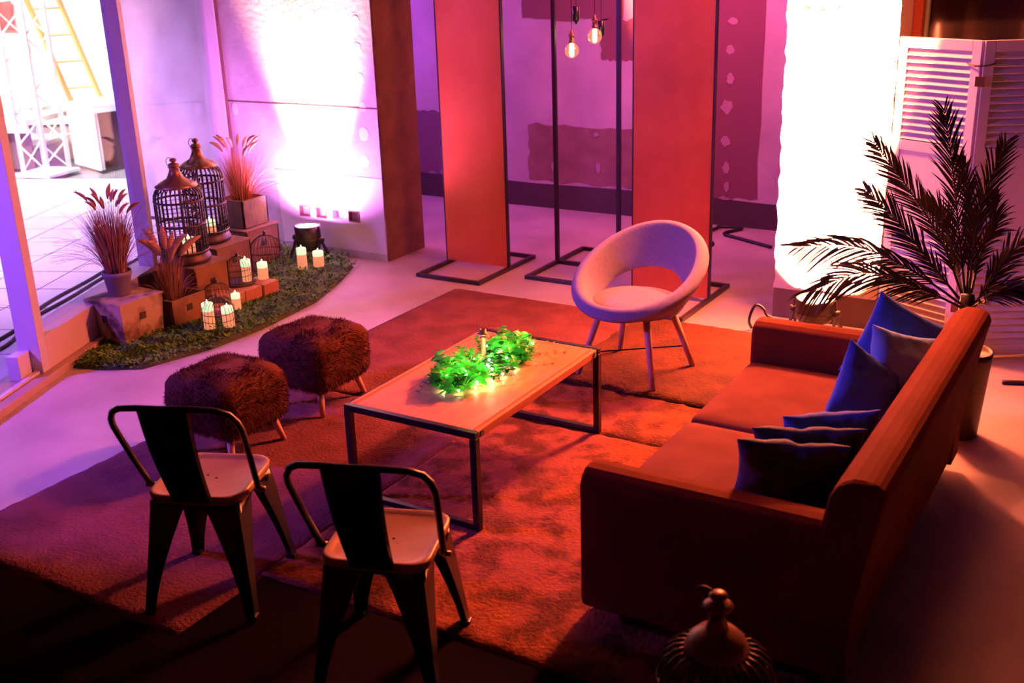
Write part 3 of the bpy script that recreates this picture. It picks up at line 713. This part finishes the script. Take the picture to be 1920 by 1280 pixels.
# ------------------------------------------------------------------ COPPER PANELS ON STANDS
def floor_stand(x0, x1, y0, y1, yp, label, m=None, left_tube=True, H=3.0, group=None):
    t = thing('screen_stand', ((x0+x1)/2, yp, 0), label, 'partition', group); cx = (x0+x1)/2; r = .014
    mb = MB(); a, b, c, d = x0-cx, x1-cx, y0-yp, y1-yp
    for q in ((a, b, c, c+2*r), (a, b, d-2*r, d)): mb.bb(q[0], q[1], q[2], q[3], 0, 2*r)
    for q in ((a, a+2*r), (b-2*r, b)): mb.bb(q[0], q[1], c+2*r, d-2*r, 0, 2*r)
    if not m: mb.bb(a+2*r, b-2*r, -r, r, 0, 2*r)
    mb.build('floor_frame', M_STEEL, t, bevel=.002)
    if m:
        MB().bb(a+.004, b-.01, -.012, .0, .03, H).build('copper_sheet', m, t)
        MB().bb(b-.012, b, -.014, .014, .028, H).build('upright', M_STEEL, t)
        MB().bb(a, a+.008, -.014, .014, .028, H).build('upright', M_STEEL, t)
    else:
        for q in (a+r, b-r): MB().bb(q-r, q+r, -r, r, .028, H).build('upright', M_STEEL, t, bevel=.002)
        MB().bb(a, b, -r, r, H, H+.03).build('top_bar', M_STEEL, t)
    return t
floor_stand(-4.585, -4.045, 6.19, 6.98, 6.60, 'tall shiny copper panel on a floor stand, on the left by the concrete wall', M_COPPER)
floor_stand(-3.845, -3.32, 6.47, 7.35, 6.93, 'empty dark steel frame on a floor stand between the copper panels')
floor_stand(-3.03, -2.48, 6.06, 6.88, 6.51, 'tall dark copper panel on a floor stand behind the round chair', M_COPPER2)

# hanging bulbs
def bulb(x, y, z, label, grp):
    t = thing('pendant_bulb', (x, y, z), label, 'light bulb', grp); r = .052
    gl = MB().lathe((0, 0, 0), [(.002, -r-.004)] + [(r*math.sin(a), -r*math.cos(a)) for a in [PI*k/12 for k in range(1, 11)]] + [(.018, r+.004)], 24, cap1=False)
    gm = MATS.get('bulbglass')
    if not gm:
        gm = bpy.data.materials.new('amber_bulb_glass'); gm.use_nodes = True; N = gm.node_tree.nodes; L = gm.node_tree.links; N.remove(N['Principled BSDF'])
        a = N.new('ShaderNodeBsdfTransparent'); a.inputs[0].default_value = (1, .82, .55, 1); b = N.new('ShaderNodeBsdfGlossy'); b.inputs[1].default_value = .03; b.inputs[0].default_value = (1, .8, .6, 1)
        e = N.new('ShaderNodeEmission'); e.inputs[0].default_value = (1, .45, .22, 1); e.inputs[1].default_value = .28; ad = N.new('ShaderNodeAddShader')
        f = N.new('ShaderNodeLayerWeight'); f.inputs[0].default_value = .25; mx = N.new('ShaderNodeMixShader'); L.new(f.outputs['Facing'], mx.inputs[0]); L.new(a.outputs[0], mx.inputs[1]); L.new(b.outputs[0], mx.inputs[2])
        L.new(mx.outputs[0], ad.inputs[0]); L.new(e.outputs[0], ad.inputs[1]); L.new(ad.outputs[0], N['Material Output'].inputs[0]); MATS['bulbglass'] = gm
    gl.build('glass_globe', gm, t, smooth=True)
    MB().lathe((0, 0, 0), [(.010, -.042), (.014, -.03), (.014, .045), (.009, .05)], 12).build('filament', M_FIL, t, smooth=True)
    MB().lathe((0, 0, 0), [(.022, .054), (.022, .068), (.018, .070), (.018, .105), (.024, .107), (.024, .114), (.014, .118), (.008, .14), (.005, .15)], 20).build('socket', M_BRASS, t, smooth=True)
    MB().tube([(0, 0, .148), (0, 0, 3.1 - z)], .003, 6).build('cord', M_CABLE, t)
bulb(-3.888, 7.30, 1.49, 'glowing round filament bulb on a cord, the lower left one', 'hanging filament bulbs')
bulb(-3.702, 7.30, 1.593, 'glowing round filament bulb on a cord, the upper right one', 'hanging filament bulbs')
for (x, z, lb) in ((-3.956, 1.735, 'black cylinder hanging above the lower bulb'), (-3.751, 1.633, 'black cylinder hanging just behind the upper bulb')):
    t = thing('hanging_cylinder', (x, 7.5, z), lb, 'lamp socket', 'black hanging cylinders')
    MB().lathe((0, 0, 0), [(.006, -.075), (.010, -.062), (.022, -.05), (.026, -.04), (.026, .05), (.022, .053)], 18).build('body', M_BLACK, t, smooth=True)
    MB().tube([(0, 0, .053), (0, 0, 3.1 - z)], .0025, 6).build('cord', M_CABLE, t)

# ------------------------------------------------------------------ LED WALL WASHERS
def uplight(x, y, h, r, label, lens, rz=0):
    t = thing('led_wall_washer', (x, y, 0), label, 'spotlight', 'led uplights at the wall foot', rz)
    MB().lathe((0, 0, 0), [(r*.55, h*.28), (r*.86, h*.36), (r*.98, h*.5), (r, h*.8), (r, h), (r*.93, h), (r*.93, h-.015)], 28, cap1=False).build('housing', M_BODY, t, smooth=True)
    MB().lathe((0, 0, 0), [(r*.92, h-.016), (r*.92, h-.012)], 28).build('lens', lens, t)
    MB().lathe((0, 0, 0), [(r*.99, h*.60), (r*1.04, h*.62), (r*.99, h*.64)], 28, cap0=False, cap1=False).build('seam_ring', M_BODY, t, smooth=True)
    for s in (-1, 1):
        MB().tube([(s*(r+.012), 0, h*.62), (s*(r+.018), -.05, h*.3), (s*(r+.03), -.10, .008)], .008, 4, sq=True).build('yoke_leg', M_BODY, t)
        MB().tube([(s*(r+.012), 0, h*.62), (s*(r+.018), .05, h*.3), (s*(r+.03), .09, .008)], .008, 4, sq=True).build('yoke_leg', M_BODY, t)
        MB().tube([(s*(r-.004), 0, h*.62), (s*(r+.036), 0, h*.62)], .020, 12).build('knob', M_BODY, t, smooth=True)
        MB().tube([(s*(r+.005), -.0, h*.98), (s*(r+.016), .0, h*.6)], .006, 4, sq=True).build('bracket', M_BODY, t)
uplight(-5.60, 6.22, .275, .098, 'black led wall washer standing on the moss by the concrete wall', M_LENS, .1)
uplight(-1.72, 6.24, .212, .112, 'black led wall washer behind the far sofa arm', M_LENS2)
cable('cable', [(-2.06, 6.12, .012), (-2.07, 6.1, .06), (-2.055, 6.1, .13), (-2.03, 6.11, .165), (-1.99, 6.12, .14), (-1.97, 6.13, .10), (-1.90, 6.15, .07)], .009, 'black cable loop standing up beside the far end of the sofa')

# ------------------------------------------------------------------ LOUVRED FOLDING SCREEN
def screen():
    t = thing('folding_screen', (0, 0, 0), 'white painted folding screen with louvre slats standing behind the palm', 'screen')
    A = Vector((-1.375, 6.33, 0)); H = Vector((-.925, 6.13, 0)); Bp = Vector((-.50, 6.37, 0)); C3 = Vector((-.08, 6.17, 0)); HT = 1.70
    slat_mesh = None
    for k, (P, Q) in enumerate(((A, H), (H, Bp), (Bp, C3))):
        d = Q-P; L = d.length - .006; ang = math.atan2(d.y, d.x); mid = (P+Q)/2
        leafp = thing('shutter_panel', mid, None, None, rz=ang); leafp.parent = t
        s = .052; th = .026
        def fb(a, b, z0, z1): MB().bb(a, b, -th/2, th/2, z0, z1).build('rail' if b-a > .1 else 'stile', M_LOUV, leafp, bevel=.003)
        fb(-L/2, -L/2+s, .02, HT); fb(L/2-s, L/2, .02, HT)
        for z0, z1 in ((HT-.055, HT), (1.105, 1.16), (.665, .70), (.02, .08)): fb(-L/2+s, L/2-s, z0, z1)
        MB().bb(-L/2+s, L/2-s, -.006, .006, .70, 1.105).build('solid_panel', M_LOUV, leafp)
        for (z0, z1, n) in ((1.165, HT-.055, 13), (.08, .665, 15)):
            for i in range(n):
                z = z0 + (z1-z0)*(i+.5)/n
                if slat_mesh is None:
                    mb = MB().box((0, 0, 0), (L-2*s, .006, .044)); slat = mb.build('slat', M_LOUV, leafp); slat_mesh = slat
                    slat.location = (0, 0, z); slat.rotation_euler = (R(-32), 0, 0)
                else:
                    c = piece(slat_mesh, (0, 0, z), leafp, (R(-32), 0, 0)); c.scale.x = (L-2*s)/(.4925-.006-2*s)
        MB().bb(-L/2+s, L/2-s, .0095, .011, 1.15, HT-.05).build('backing_board', M_LOUV, leafp)
        MB().bb(-L/2+s, L/2-s, .0095, .011, .07, .67).build('backing_board', M_LOUV, leafp)
    for z in (.3, 1.50):
        MB().box((H.x, H.y-.02, z), (.045, .008, .05)).build('hinge', M_BRASS, t)
    MB().tube([(-1.0, 6.145, 1.585), (-.96, 6.12, 1.575), (-.90, 6.12, 1.578), (-.86, 6.14, 1.59)], .004, 6).build('tie_wire', M_CABLE, t)
screen()

# ------------------------------------------------------------------ PALM
def palm():
    t = thing('potted_palm', (-.71, 5.12, 0), 'dark potted palm with arching fronds behind the sofa', 'plant')
    MB().lathe((0, 0, 0), [(.080, 0), (.088, .01), (.116, .39), (.120, .42), (.110, .42), (.107, .40), (.01, .40)], 28, cap1=True).build('pot', M_POTT, t, smooth=True)
    mb = MB(); mb.tube([(0, 0, .38), (-.01, .0, .55), (-.02, .01, .68)], [.05, .045, .03], 10); mb.build('stem_base', M_STALK, t, smooth=True)
    fr = [[(-.70,5.00,.64),(-.98,5.00,.81),(-1.22,5.00,.88),(-1.49,5.00,.85)],
    [(-.69,4.95,.64),(-.90,4.9,.75),(-1.13,4.87,.80),(-1.36,4.85,.69)],
    [(-.74,5.20,.58),(-.90,5.20,.77),(-1.06,5.20,.95),(-1.23,5.20,1.10)],
    [(-.75,5.24,.57),(-.89,5.28,.87),(-1.07,5.30,1.11),(-1.23,5.30,1.30)],
    [(-.75,5.18,.61),(-.80,5.20,.91),(-.86,5.20,1.22),(-.92,5.20,1.48)],
    [(-.76,5.2,.60),(-.84,5.36,.78),(-.91,5.40,.95),(-1.00,5.40,1.03)],
    [(-.73,5.15,.63),(-.73,5.15,.90),(-.71,5.15,1.12),(-.65,5.15,1.36)],
    [(-.70,5.10,.61),(-.65,5.10,.73),(-.58,5.10,.88),(-.47,5.10,1.01)],
    [(-.69,5.02,.64),(-.63,4.96,.72),(-.56,4.95,.77),(-.43,4.95,.82)],
    [(-.76,5.22,.58),(-.77,5.28,.91),(-.80,5.30,1.10),(-.85,5.30,1.26)],
    [(-.74,5.22,.58),(-.72,5.32,.83),(-.68,5.35,.96),(-.70,5.35,1.10)]]
    random.seed(31)
    for fi, P in enumerate(fr):
        P = [Vector(p) - t.location for p in P]; P[0] = P[0]*.5 + Vector((-.01, .01, .62))*.5
        mb = MB(); pts = []
        m = 54
        def bez(u):  # catmull through 4 points
            Q = [P[0]*2-P[1]] + P + [P[3]*2-P[2]]; s = min(2, int(u*3)); v = u*3-s; a, b, c, d = Q[s], Q[s+1], Q[s+2], Q[s+3]
            return .5*((2*b) + (c-a)*v + (2*a-5*b+4*c-d)*v*v + (3*b-a-3*c+d)*v**3)
        C_ = [bez(i/m) for i in range(m+1)]
        mb.tube(C_, [.0065*(1-i/m*.8) for i in range(m+1)], 6)
        Lf = sum((C_[i+1]-C_[i]).length for i in range(m))
        out = (P[3]-P[0]); side0 = out.cross(Vector((0, 0, 1)))
        view = Vector((.42, -.91, .1)).normalized()
        for i in range(10, m+1):
            u = i/m; T = (C_[min(i+1, m)] - C_[max(i-1, 0)]).normalized()
            base_side = T.cross(view).normalized()
            LL = (.215*math.sin(PI*min(1, (u-.10)/.95))**.6 + .02)*(.62 if fi in (5, 9, 10) else 1.0 if fi < 2 else .8)*random.uniform(.8, 1.15)
            for s in (-1, 1):
                dirv = (T*1.15 + base_side*s*random.uniform(.42, .62) + view*random.uniform(-.45, .45)).normalized()
                p = C_[i]; w = .0078; sd = dirv.cross(view + Vector((jit(.5), jit(.5), jit(.5)))).normalized()
                vs = []; nseg = 4
                for q in range(nseg+1):
                    v = q/nseg; c = p + dirv*LL*v + Vector((0, 0, -.36*LL*v*v*(1 if fi < 2 or fi > 6 else .45))); ww = w*(math.sin(PI*(.15+.85*v))**.8)*(.5) + .0004
                    vs += [c - sd*ww, c + view*ww*.5, c + sd*ww]
                fs = []
                for q in range(nseg): a = q*3; fs += [(a, a+1, a+4, a+3), (a+1, a+2, a+5, a+4)]
                mb.add(vs, fs)
        mb.build('frond', M_PALM, t, smooth=True)
palm()

# ------------------------------------------------------------------ MOSS BED
def moss():
    poly = [(-5.33, 3.79), (-5.10, 3.86), (-4.92, 3.97), (-4.80, 4.4), (-4.78, 4.8), (-4.84, 5.4), (-5.0, 5.85), (-5.16, 6.2), (-5.42, 6.38), (-6.30, 6.40), (-6.0, 5.5), (-5.62, 4.6), (-5.42, 4.05)]
    mb = MB(); n = len(poly); top = [(x, y, .03) for x, y in poly]
    cx, cy = -5.45, 5.1; mb.rings([[(x, y, .001) for x, y in poly], [(cx + (x-cx)*.97, cy + (y-cy)*.97, .025) for x, y in poly]])
    t = mb.build('moss_bed', M_MOSSB); tag(t, 'bed of green moss along the window holding crates and candles', 'moss', kind='stuff')
    def inside(x, y):
        r = False
        for i in range(n):
            x1, y1 = poly[i]; x2, y2 = poly[i-1]
            if (y1 > y) != (y2 > y) and x < (x2-x1)*(y-y1)/(y2-y1)+x1: r = not r
        return r
    random.seed(41); f = MB(); k = 0
    while k < 17000:
        x, y = random.uniform(-6.3, -4.7), random.uniform(3.75, 6.42)
        if not inside(x + jit(.035), y + jit(.035)): continue
        k += 1
        z = .02 + .045*max(0, noise.noise(Vector((x*7, y*7, 0))) + .35)*random.random()
        a = random.uniform(0, 6.28); d = Vector((math.cos(a), math.sin(a), random.uniform(.0, 1.1))).normalized(); L = random.uniform(.014, .032)
        s = d.cross(Vector((0, 0, 1))).normalized()*L*.28; p = Vector((x, y, z)); q = p + d*L*.55
        f.add([p, q - s, p + d*L, q + s], [(0, 1, 2, 3)])
    o = f.build('moss_leaves', M_MOSS, t); o['kind'] = 'stuff'
moss()

# ------------------------------------------------------------------ CRATES
def crate(x0, x1, y0, y1, h, m, label, taper=.0, open_top=False, holes=True, lid=False):
    t = thing('crate', ((x0+x1)/2, (y0+y1)/2, .012), label, 'crate'); hx, hy = (x1-x0)/2, (y1-y0)/2; w = .014
    a = 1 - taper
    def wall(p, q, name='side_board'):   # p->q along bottom, outward on the right
        P = Vector((p[0]*a, p[1]*a, 0)); Q = Vector((q[0]*a, q[1]*a, 0)); P2 = Vector((p[0], p[1], h)); Q2 = Vector((q[0], q[1], h))
        n = (Q-P).cross(P2-P).normalized()*w
        MB().rings([[P, Q, Q-n, P-n], [P2, Q2, Q2-n, P2-n]]).build(name, m, t, bevel=.002)
    c = [(-hx, -hy), (hx, -hy), (hx, hy), (-hx, hy)]
    for i in range(4): wall(c[i], c[(i+1) % 4])
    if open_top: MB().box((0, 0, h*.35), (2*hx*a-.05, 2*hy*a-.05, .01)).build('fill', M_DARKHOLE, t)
    else: MB().box((0, 0, h+.006), (2*hx+.012, 2*hy+.012, .014)).build('top_board', m, t, bevel=.003)
    if holes:
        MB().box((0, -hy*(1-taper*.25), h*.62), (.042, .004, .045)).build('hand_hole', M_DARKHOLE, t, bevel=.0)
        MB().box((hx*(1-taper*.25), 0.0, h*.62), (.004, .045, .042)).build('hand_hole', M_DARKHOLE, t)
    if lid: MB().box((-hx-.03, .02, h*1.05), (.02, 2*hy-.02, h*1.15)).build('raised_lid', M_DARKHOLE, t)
    return t
crate(-5.60, -5.285, 4.165, 4.495, .25, M_CRATE, 'weathered white crate carrying the front grass pot', .09)
crate(-5.53, -5.25, 4.53, 4.81, .185, M_CRATE2, 'small open wooden crate of seed heads beside the white crate', .05, True, lid=True)
crate(-5.70, -5.38, 4.86, 5.16, .285, M_CRATE2, 'wooden crate under the front birdcage')
crate(-5.98, -5.63, 5.30, 5.64, .285, M_CRATE2, 'wooden crate under the rear birdcage')
crate(-6.13, -5.78, 5.76, 6.10, .285, M_CRATE2, 'wooden crate under the square grass planter by the wall')
pl = crate(-6.09, -5.83, 5.80, 6.06, .205, M_CRATE2, 'square wooden planter of dried grass on the rearmost crate', .0, True, False)
pl.location.z = .314; pl['category'] = 'planter'; pl.name = 'square_planter'
t = thing('round_pot', (-5.47, 4.33, .277), 'grey round pot of dried grass on the white crate', 'pot')
MB().lathe((0, 0, 0), [(.060, 0), (.064, .004), (.083, .125), (.089, .128), (.089, .15), (.081, .15), (.078, .12), (.01, .118)], 28).build('pot_body', M_POT, t, smooth=True)

# ------------------------------------------------------------------ DRIED GRASS
def grass(loc, n, h, spread, heads, label, seed, m=M_GRASS, mh=M_PLUME, hl=.09, hr=.010, base=.05, bias=(0, 0)):
    random.seed(seed); t = thing('dried_grass', loc, label, 'dried plant'); mb = MB()
    def curve(a, sp, hh, r0, droop):
        x0, y0 = r0*math.cos(a), r0*math.sin(a); pts = []
        for i in range(7):
            u = i/6; r = sp*u**1.8; pts.append(Vector((x0 + r*math.cos(a) + bias[0]*u*u, y0 + r*math.sin(a) + bias[1]*u*u, hh*(u - droop*u**4))))
        return pts
    for k in range(n):
        a = random.uniform(0, 6.28); pts = curve(a, spread*abs(random.gauss(0, .5)), h*random.uniform(.5, .95), base*1.25*random.random()**.5, random.uniform(0, .15))
        s = Vector((math.sin(a), -math.cos(a), 0))*random.uniform(.0016, .0032); vs = []
        rot = random.uniform(0, 3); s = Vector((math.cos(rot), math.sin(rot), 0))*s.length
        for i, p in enumerate(pts): q = 1 - i/6*.9; vs += [p - s*q, p + s*q]
        mb.add(vs, [(2*i, 2*i+1, 2*i+3, 2*i+2) for i in range(6)])
    for k in range(int(n*.06)):      # long stray hairs
        a = random.uniform(0, 6.28); pts = curve(a, spread*random.uniform(1.2, 2.2), h*random.uniform(.4, .8), base, .35); s = Vector((0, 0, .0008)); vs = []
        for p in pts: vs += [p - s, p + s]
        mb.add(vs, [(2*i, 2*i+1, 2*i+3, 2*i+2) for i in range(6)])
    o = mb.build('grass_blades', m, t); o['kind'] = 'stuff'
    for k in range(heads):
        a = k*2.4 + random.uniform(-.4, .4); pts = curve(a, spread*random.uniform(.15, .85), h*random.uniform(.82, 1.05), base*.5, .05); hb = MB()
        hb.tube(pts, .0012, 4); P = pts[-1]; d = (pts[-1]-pts[-2]).normalized(); pp = []; rr = []
        for i in range(7):
            u = i/6; pp.append(P - d*.02 + d*hl*u + Vector((math.cos(a), math.sin(a), -.6))*hl*.45*u*u); rr.append(hr*(math.sin(PI*(.08 + .88*u))**.7))
        hb.tube(pp, rr, 7)
        for i in range(46):
            u = random.random(); c = pp[int(u*6)]; v = Vector((jit(1), jit(1), jit(1))).normalized(); e = c + v*rr[int(u*6)]*1.9 + d*.012; s = v.cross(d)
            s = s.normalized()*.0012 if s.length > .01 else Vector((.001, 0, 0)); hb.add([c - s, c + s, e], [(0, 1, 2)])
        hb.build('seed_head', mh, t, smooth=True)
    return t
grass((-5.47, 4.33, .40), 1400, .50, .19, 17, 'tall reddish dried grass standing in the grey round pot', 51)
grass((-5.96, 5.93, .42), 900, .52, .17, 12, 'orange lit feathery dried grass in the square planter by the wall', 52, m=mat('orange_dry_grass', (.72, .28, .10), .8), mh=M_PLUME2, hl=.12, hr=.014)
grass((-5.40, 4.67, .10), 520, .42, .10, 8, 'pale plumes standing in the small open crate', 53, mh=mat('pale_plume', (.50, .26, .18), .85), hl=.17, hr=.022, base=.05)

# ------------------------------------------------------------------ BIRDCAGES
def cage(name, loc, Rr, h, label, group, nb=26, capR=.11, rings=(0, .33, .5, .66), mesh=True, bar=.0038, dome=False):
    """h = height of the cage incl. finial; body wall up to .62h, dome to .78h, cap and finial above"""
    t = thing(name, loc, label, 'birdcage', group); zb = .02; zw = h*.60; zd = h*.745
    MB().lathe((0, 0, 0), [(Rr*.9, 0), (Rr*1.06, .004), (Rr*1.08, .03), (Rr*1.02, .045), (Rr*1.0, .10*h), (Rr*.97, .10*h), (Rr*.97, .035)], 32).build('base_tray', M_RUSTY, t, smooth=True)
    pts = [(Rr, .09*h), (Rr, zw*.5), (Rr, zw), (Rr*.985, zw + (zd-zw)*.35), (Rr*.90, zw + (zd-zw)*.65), (Rr*.72, zw + (zd-zw)*.9), (capR*.9, zd)]
    src = MB().tube([(r, 0, z) for r, z in pts], bar, 5).build('bar', M_RUSTY, t, smooth=True)
    for k in range(1, nb): piece(src, (0, 0, 0), t, (0, 0, 2*PI*k/nb))
    for k, z in enumerate([.11*h, zw*.62, zw]):
        m = 36; MB().tube([(Rr*math.cos(2*PI*i/m), Rr*math.sin(2*PI*i/m), z) for i in range(m)], bar*1.5, 6, closed=True).build('hoop', M_RUSTY, t, smooth=True)
    if mesh:
        mb = MB()
        for k in range(11):
            z = .13*h + (zw-.13*h)*k/11; m = 30; mb.tube([((Rr+.001)*math.cos(2*PI*i/m), (Rr+.001)*math.sin(2*PI*i/m), z) for i in range(m)], .0016, 4, closed=True)
        mb.build('wire_mesh', M_RUSTY, t)['kind'] = 'stuff'
    MB().lathe((0, 0, 0), [(capR, zd-.012), (capR*1.02, zd-.004), (capR*.78, zd+.02), (capR*.42, zd+.045), (capR*.27, zd+.085), (capR*.24, zd+.11), (capR*.30, zd+.115)], 28).build('roof_cap', M_BRONZE, t, smooth=True)
    zf = zd + .115
    if dome:
        c_ = kids(t)[-1]; bpy.data.objects.remove(c_)
        MB().lathe((0, 0, 0), [(capR*1.0, zd-.03), (capR*1.04, zd-.018), (capR*1.0, zd+.004), (capR*.88, zd+.028), (capR*.66, zd+.047), (capR*.40, zd+.058), (capR*.26, zd+.066), (capR*.22, zd+.085), (capR*.26, zd+.112)], 28).build('roof_cap', M_BRONZE, t, smooth=True)
    s = (h - zf)/.085
    MB().lathe((0, 0, 0), [(.022*1, zf), (.036, zf+.008*s), (.040, zf+.02*s), (.030, zf+.034*s), (.014, zf+.042*s), (.012, zf+.048*s), (.021, zf+.055*s), (.025, zf+.066*s), (.020, zf+.078*s), (.006, zf+.085*s)], 20).build('finial', M_BRONZE, t, smooth=True)
    m = 20; MB().tube([(0 + .032*math.cos(2*PI*i/m) - .035, .0, zf + .04*s + .032*math.sin(2*PI*i/m)) for i in range(m)], .0022, 5, closed=True).build('hanging_ring', M_RUSTY, t, smooth=True)
    return t
cage('birdcage', (-5.58, 4.985, .312), .155, .685, 'bronze wire birdcage on the front crate, left of the pair', 'tall bronze birdcages', nb=30, bar=.0052, capR=.135)
cage('birdcage', (-5.85, 5.445, .312), .155, .725, 'bronze wire birdcage on the rear crate, right of the pair', 'tall bronze birdcages', nb=30, bar=.0052, capR=.13)
cage('birdcage', (-.84, 2.33, .013), .150, .655, 'dark birdcage in the foreground beside the near sofa arm', 'tall bronze birdcages', capR=.084, dome=True)
# ivy on the rear cage
iv = MB(); random.seed(61)
for k in range(170):
    z = .30 + random.random()*.62; a = R(-62) + jit(.28) + (z-.5)*.4; r = .162 + random.random()*.03; p = (-5.85 + r*math.cos(a), 5.445 + r*math.sin(a), z)
    leaf(iv, p, (math.cos(a)*.7 + jit(.5), math.sin(a)*.7 + jit(.5), -.5 + jit(.5)), (0, 0, 1), .035, .013, .3, 3)
iv.tube([(-5.85 + .165*math.cos(R(-62) + (z-.5)*.4), 5.445 + .165*math.sin(R(-62) + (z-.5)*.4), z) for z in (.3, .5, .7, .92)], .004, 5)
tag(iv.build('ivy_trail', mat('olive_ivy', (.12, .10, .02), .5, col2=(.05, .04, .012), ns=30)), 'olive leafy trail hanging down the side of the rear birdcage', 'plant', kind='stuff')

def small_cage(loc, Rr, h, label, tray=True):
    t = thing('small_wire_cage', loc, label, 'birdcage', 'small dark wire cages'); nb = 22
    pts = [(Rr, 0), (Rr, h*.45), (Rr*.93, h*.62), (Rr*.70, h*.76), (Rr*.38, h*.85), (.010, h*.89)]
    src = MB().tube([(r, 0, z) for r, z in pts], .0016, 4).build('bar', M_RUSTY, t)
    for k in range(1, nb): piece(src, (0, 0, 0), t, (0, 0, 2*PI*k/nb))
    for z in (.003, h*.25, h*.45):
        m = 30; MB().tube([(Rr*math.cos(2*PI*i/m), Rr*math.sin(2*PI*i/m), z) for i in range(m)], .0022, 5, closed=True).build('hoop', M_RUSTY, t)
    if tray: MB().lathe((0, 0, -.012), [(Rr*1.15, 0), (Rr*1.3, .006), (Rr*1.3, .010), (Rr*1.1, .006)], 30).build('tray', M_RUSTY, t, smooth=True)
    MB().lathe((0, 0, 0), [(.014, h*.86), (.018, h*.89), (.009, h*.92), (.014, h*.95), (.004, h)], 14).build('finial', M_RUSTY, t, smooth=True)
    return t
# ------------------------------------------------------------------ BRICKS
bm_ = MB().box((0, 0, .04), (.20, .148, .08)); n0 = None
for k, (x, y, rz, lb) in enumerate(((-5.31, 5.04, .03, 'clay brick, first of the row of three, nearest the front candles'), (-5.30, 5.195, -.02, 'clay brick in the middle of the row of three'), (-5.29, 5.35, .02, 'clay brick at the wall end of the row of three'), (-5.22, 4.86, .5, 'single clay brick sunk in the moss by a candle'))):
    o = bm_.build('brick', M_BRICK, bevel=.004) if n0 is None else n0.copy()
    if n0 is None: n0 = o
    else: COL.objects.link(o)
    o.location = (x, y, .030 if k < 3 else -.025 + .02); o.rotation_euler.z = rz; tag(o, lb, 'brick', 'clay bricks on the moss')
small_cage((-5.37, 5.24, .125), .085, .20, 'low domed wire cage on the row of bricks', True)
small_cage((-5.62, 5.78, .05), .12, .28, 'dark wire cage in front of the rearmost crate', False)
small_cage((-5.27, 4.93, .062), .09, .17, 'dark wire cage between the small crate and the bricks', False)
small_cage((-4.99, 4.655, .035), .10, .22, 'dark wire cage over the pair of front candles', False)

# ------------------------------------------------------------------ CANDLES
def candle(x, y, z, r, h, label, power=.35):
    t = thing('pillar_candle', (x, y, z), label, 'candle', 'lit pillar candles')
    MB().lathe((0, 0, 0), [(r*.98, 0), (r, .003), (r, h*.70)], 20).build('wax', M_WAX, t, smooth=True)
    MB().lathe((0, 0, 0), [(r, h*.70), (r, h-.004), (r*.94, h), (r*.8, h-.004), (r*.3, h-.010)], 20).build('melted_top', M_WAXTOP, t, smooth=True)
    MB().lathe((0, 0, h-.010), [(.001, .006), (.004, .012), (.005, .018), (.001, .032)], 8).build('flame', M_FLAME, t, smooth=True)
    l = bpy.data.lights.new('candle_glow', 'POINT'); l.energy = power*.55; l.color = (1, .40, .11); l.shadow_soft_size = .02
    o = bpy.data.objects.new('candle_glow', l); COL.objects.link(o); o.parent = t; o.location = (0, 0, h+.045)
candle(-5.04, 4.62, .03, .036, .165, 'taller candle of the front pair on the moss')
candle(-4.955, 4.70, .03, .038, .130, 'shorter candle of the front pair on the moss')
candle(-5.17, 4.99, .03, .030, .105, 'single candle behind the front pair near the loose brick')
candle(-5.33, 5.27, .125, .034, .15, 'tall candle inside the low cage on the bricks')
candle(-5.30, 5.395, .112, .036, .115, 'candle standing free at the end of the bricks')
candle(-5.42, 5.93, .03, .036, .155, 'taller slant topped candle of the pair before the wall washer')
candle(-5.35, 6.03, .03, .040, .115, 'shorter candle of the pair before the wall washer')
candle(-5.54, 4.99, .352, .040, .12, 'candle inside the front birdcage')
candle(-5.78, 5.42, .352, .040, .12, 'candle inside the rear birdcage')
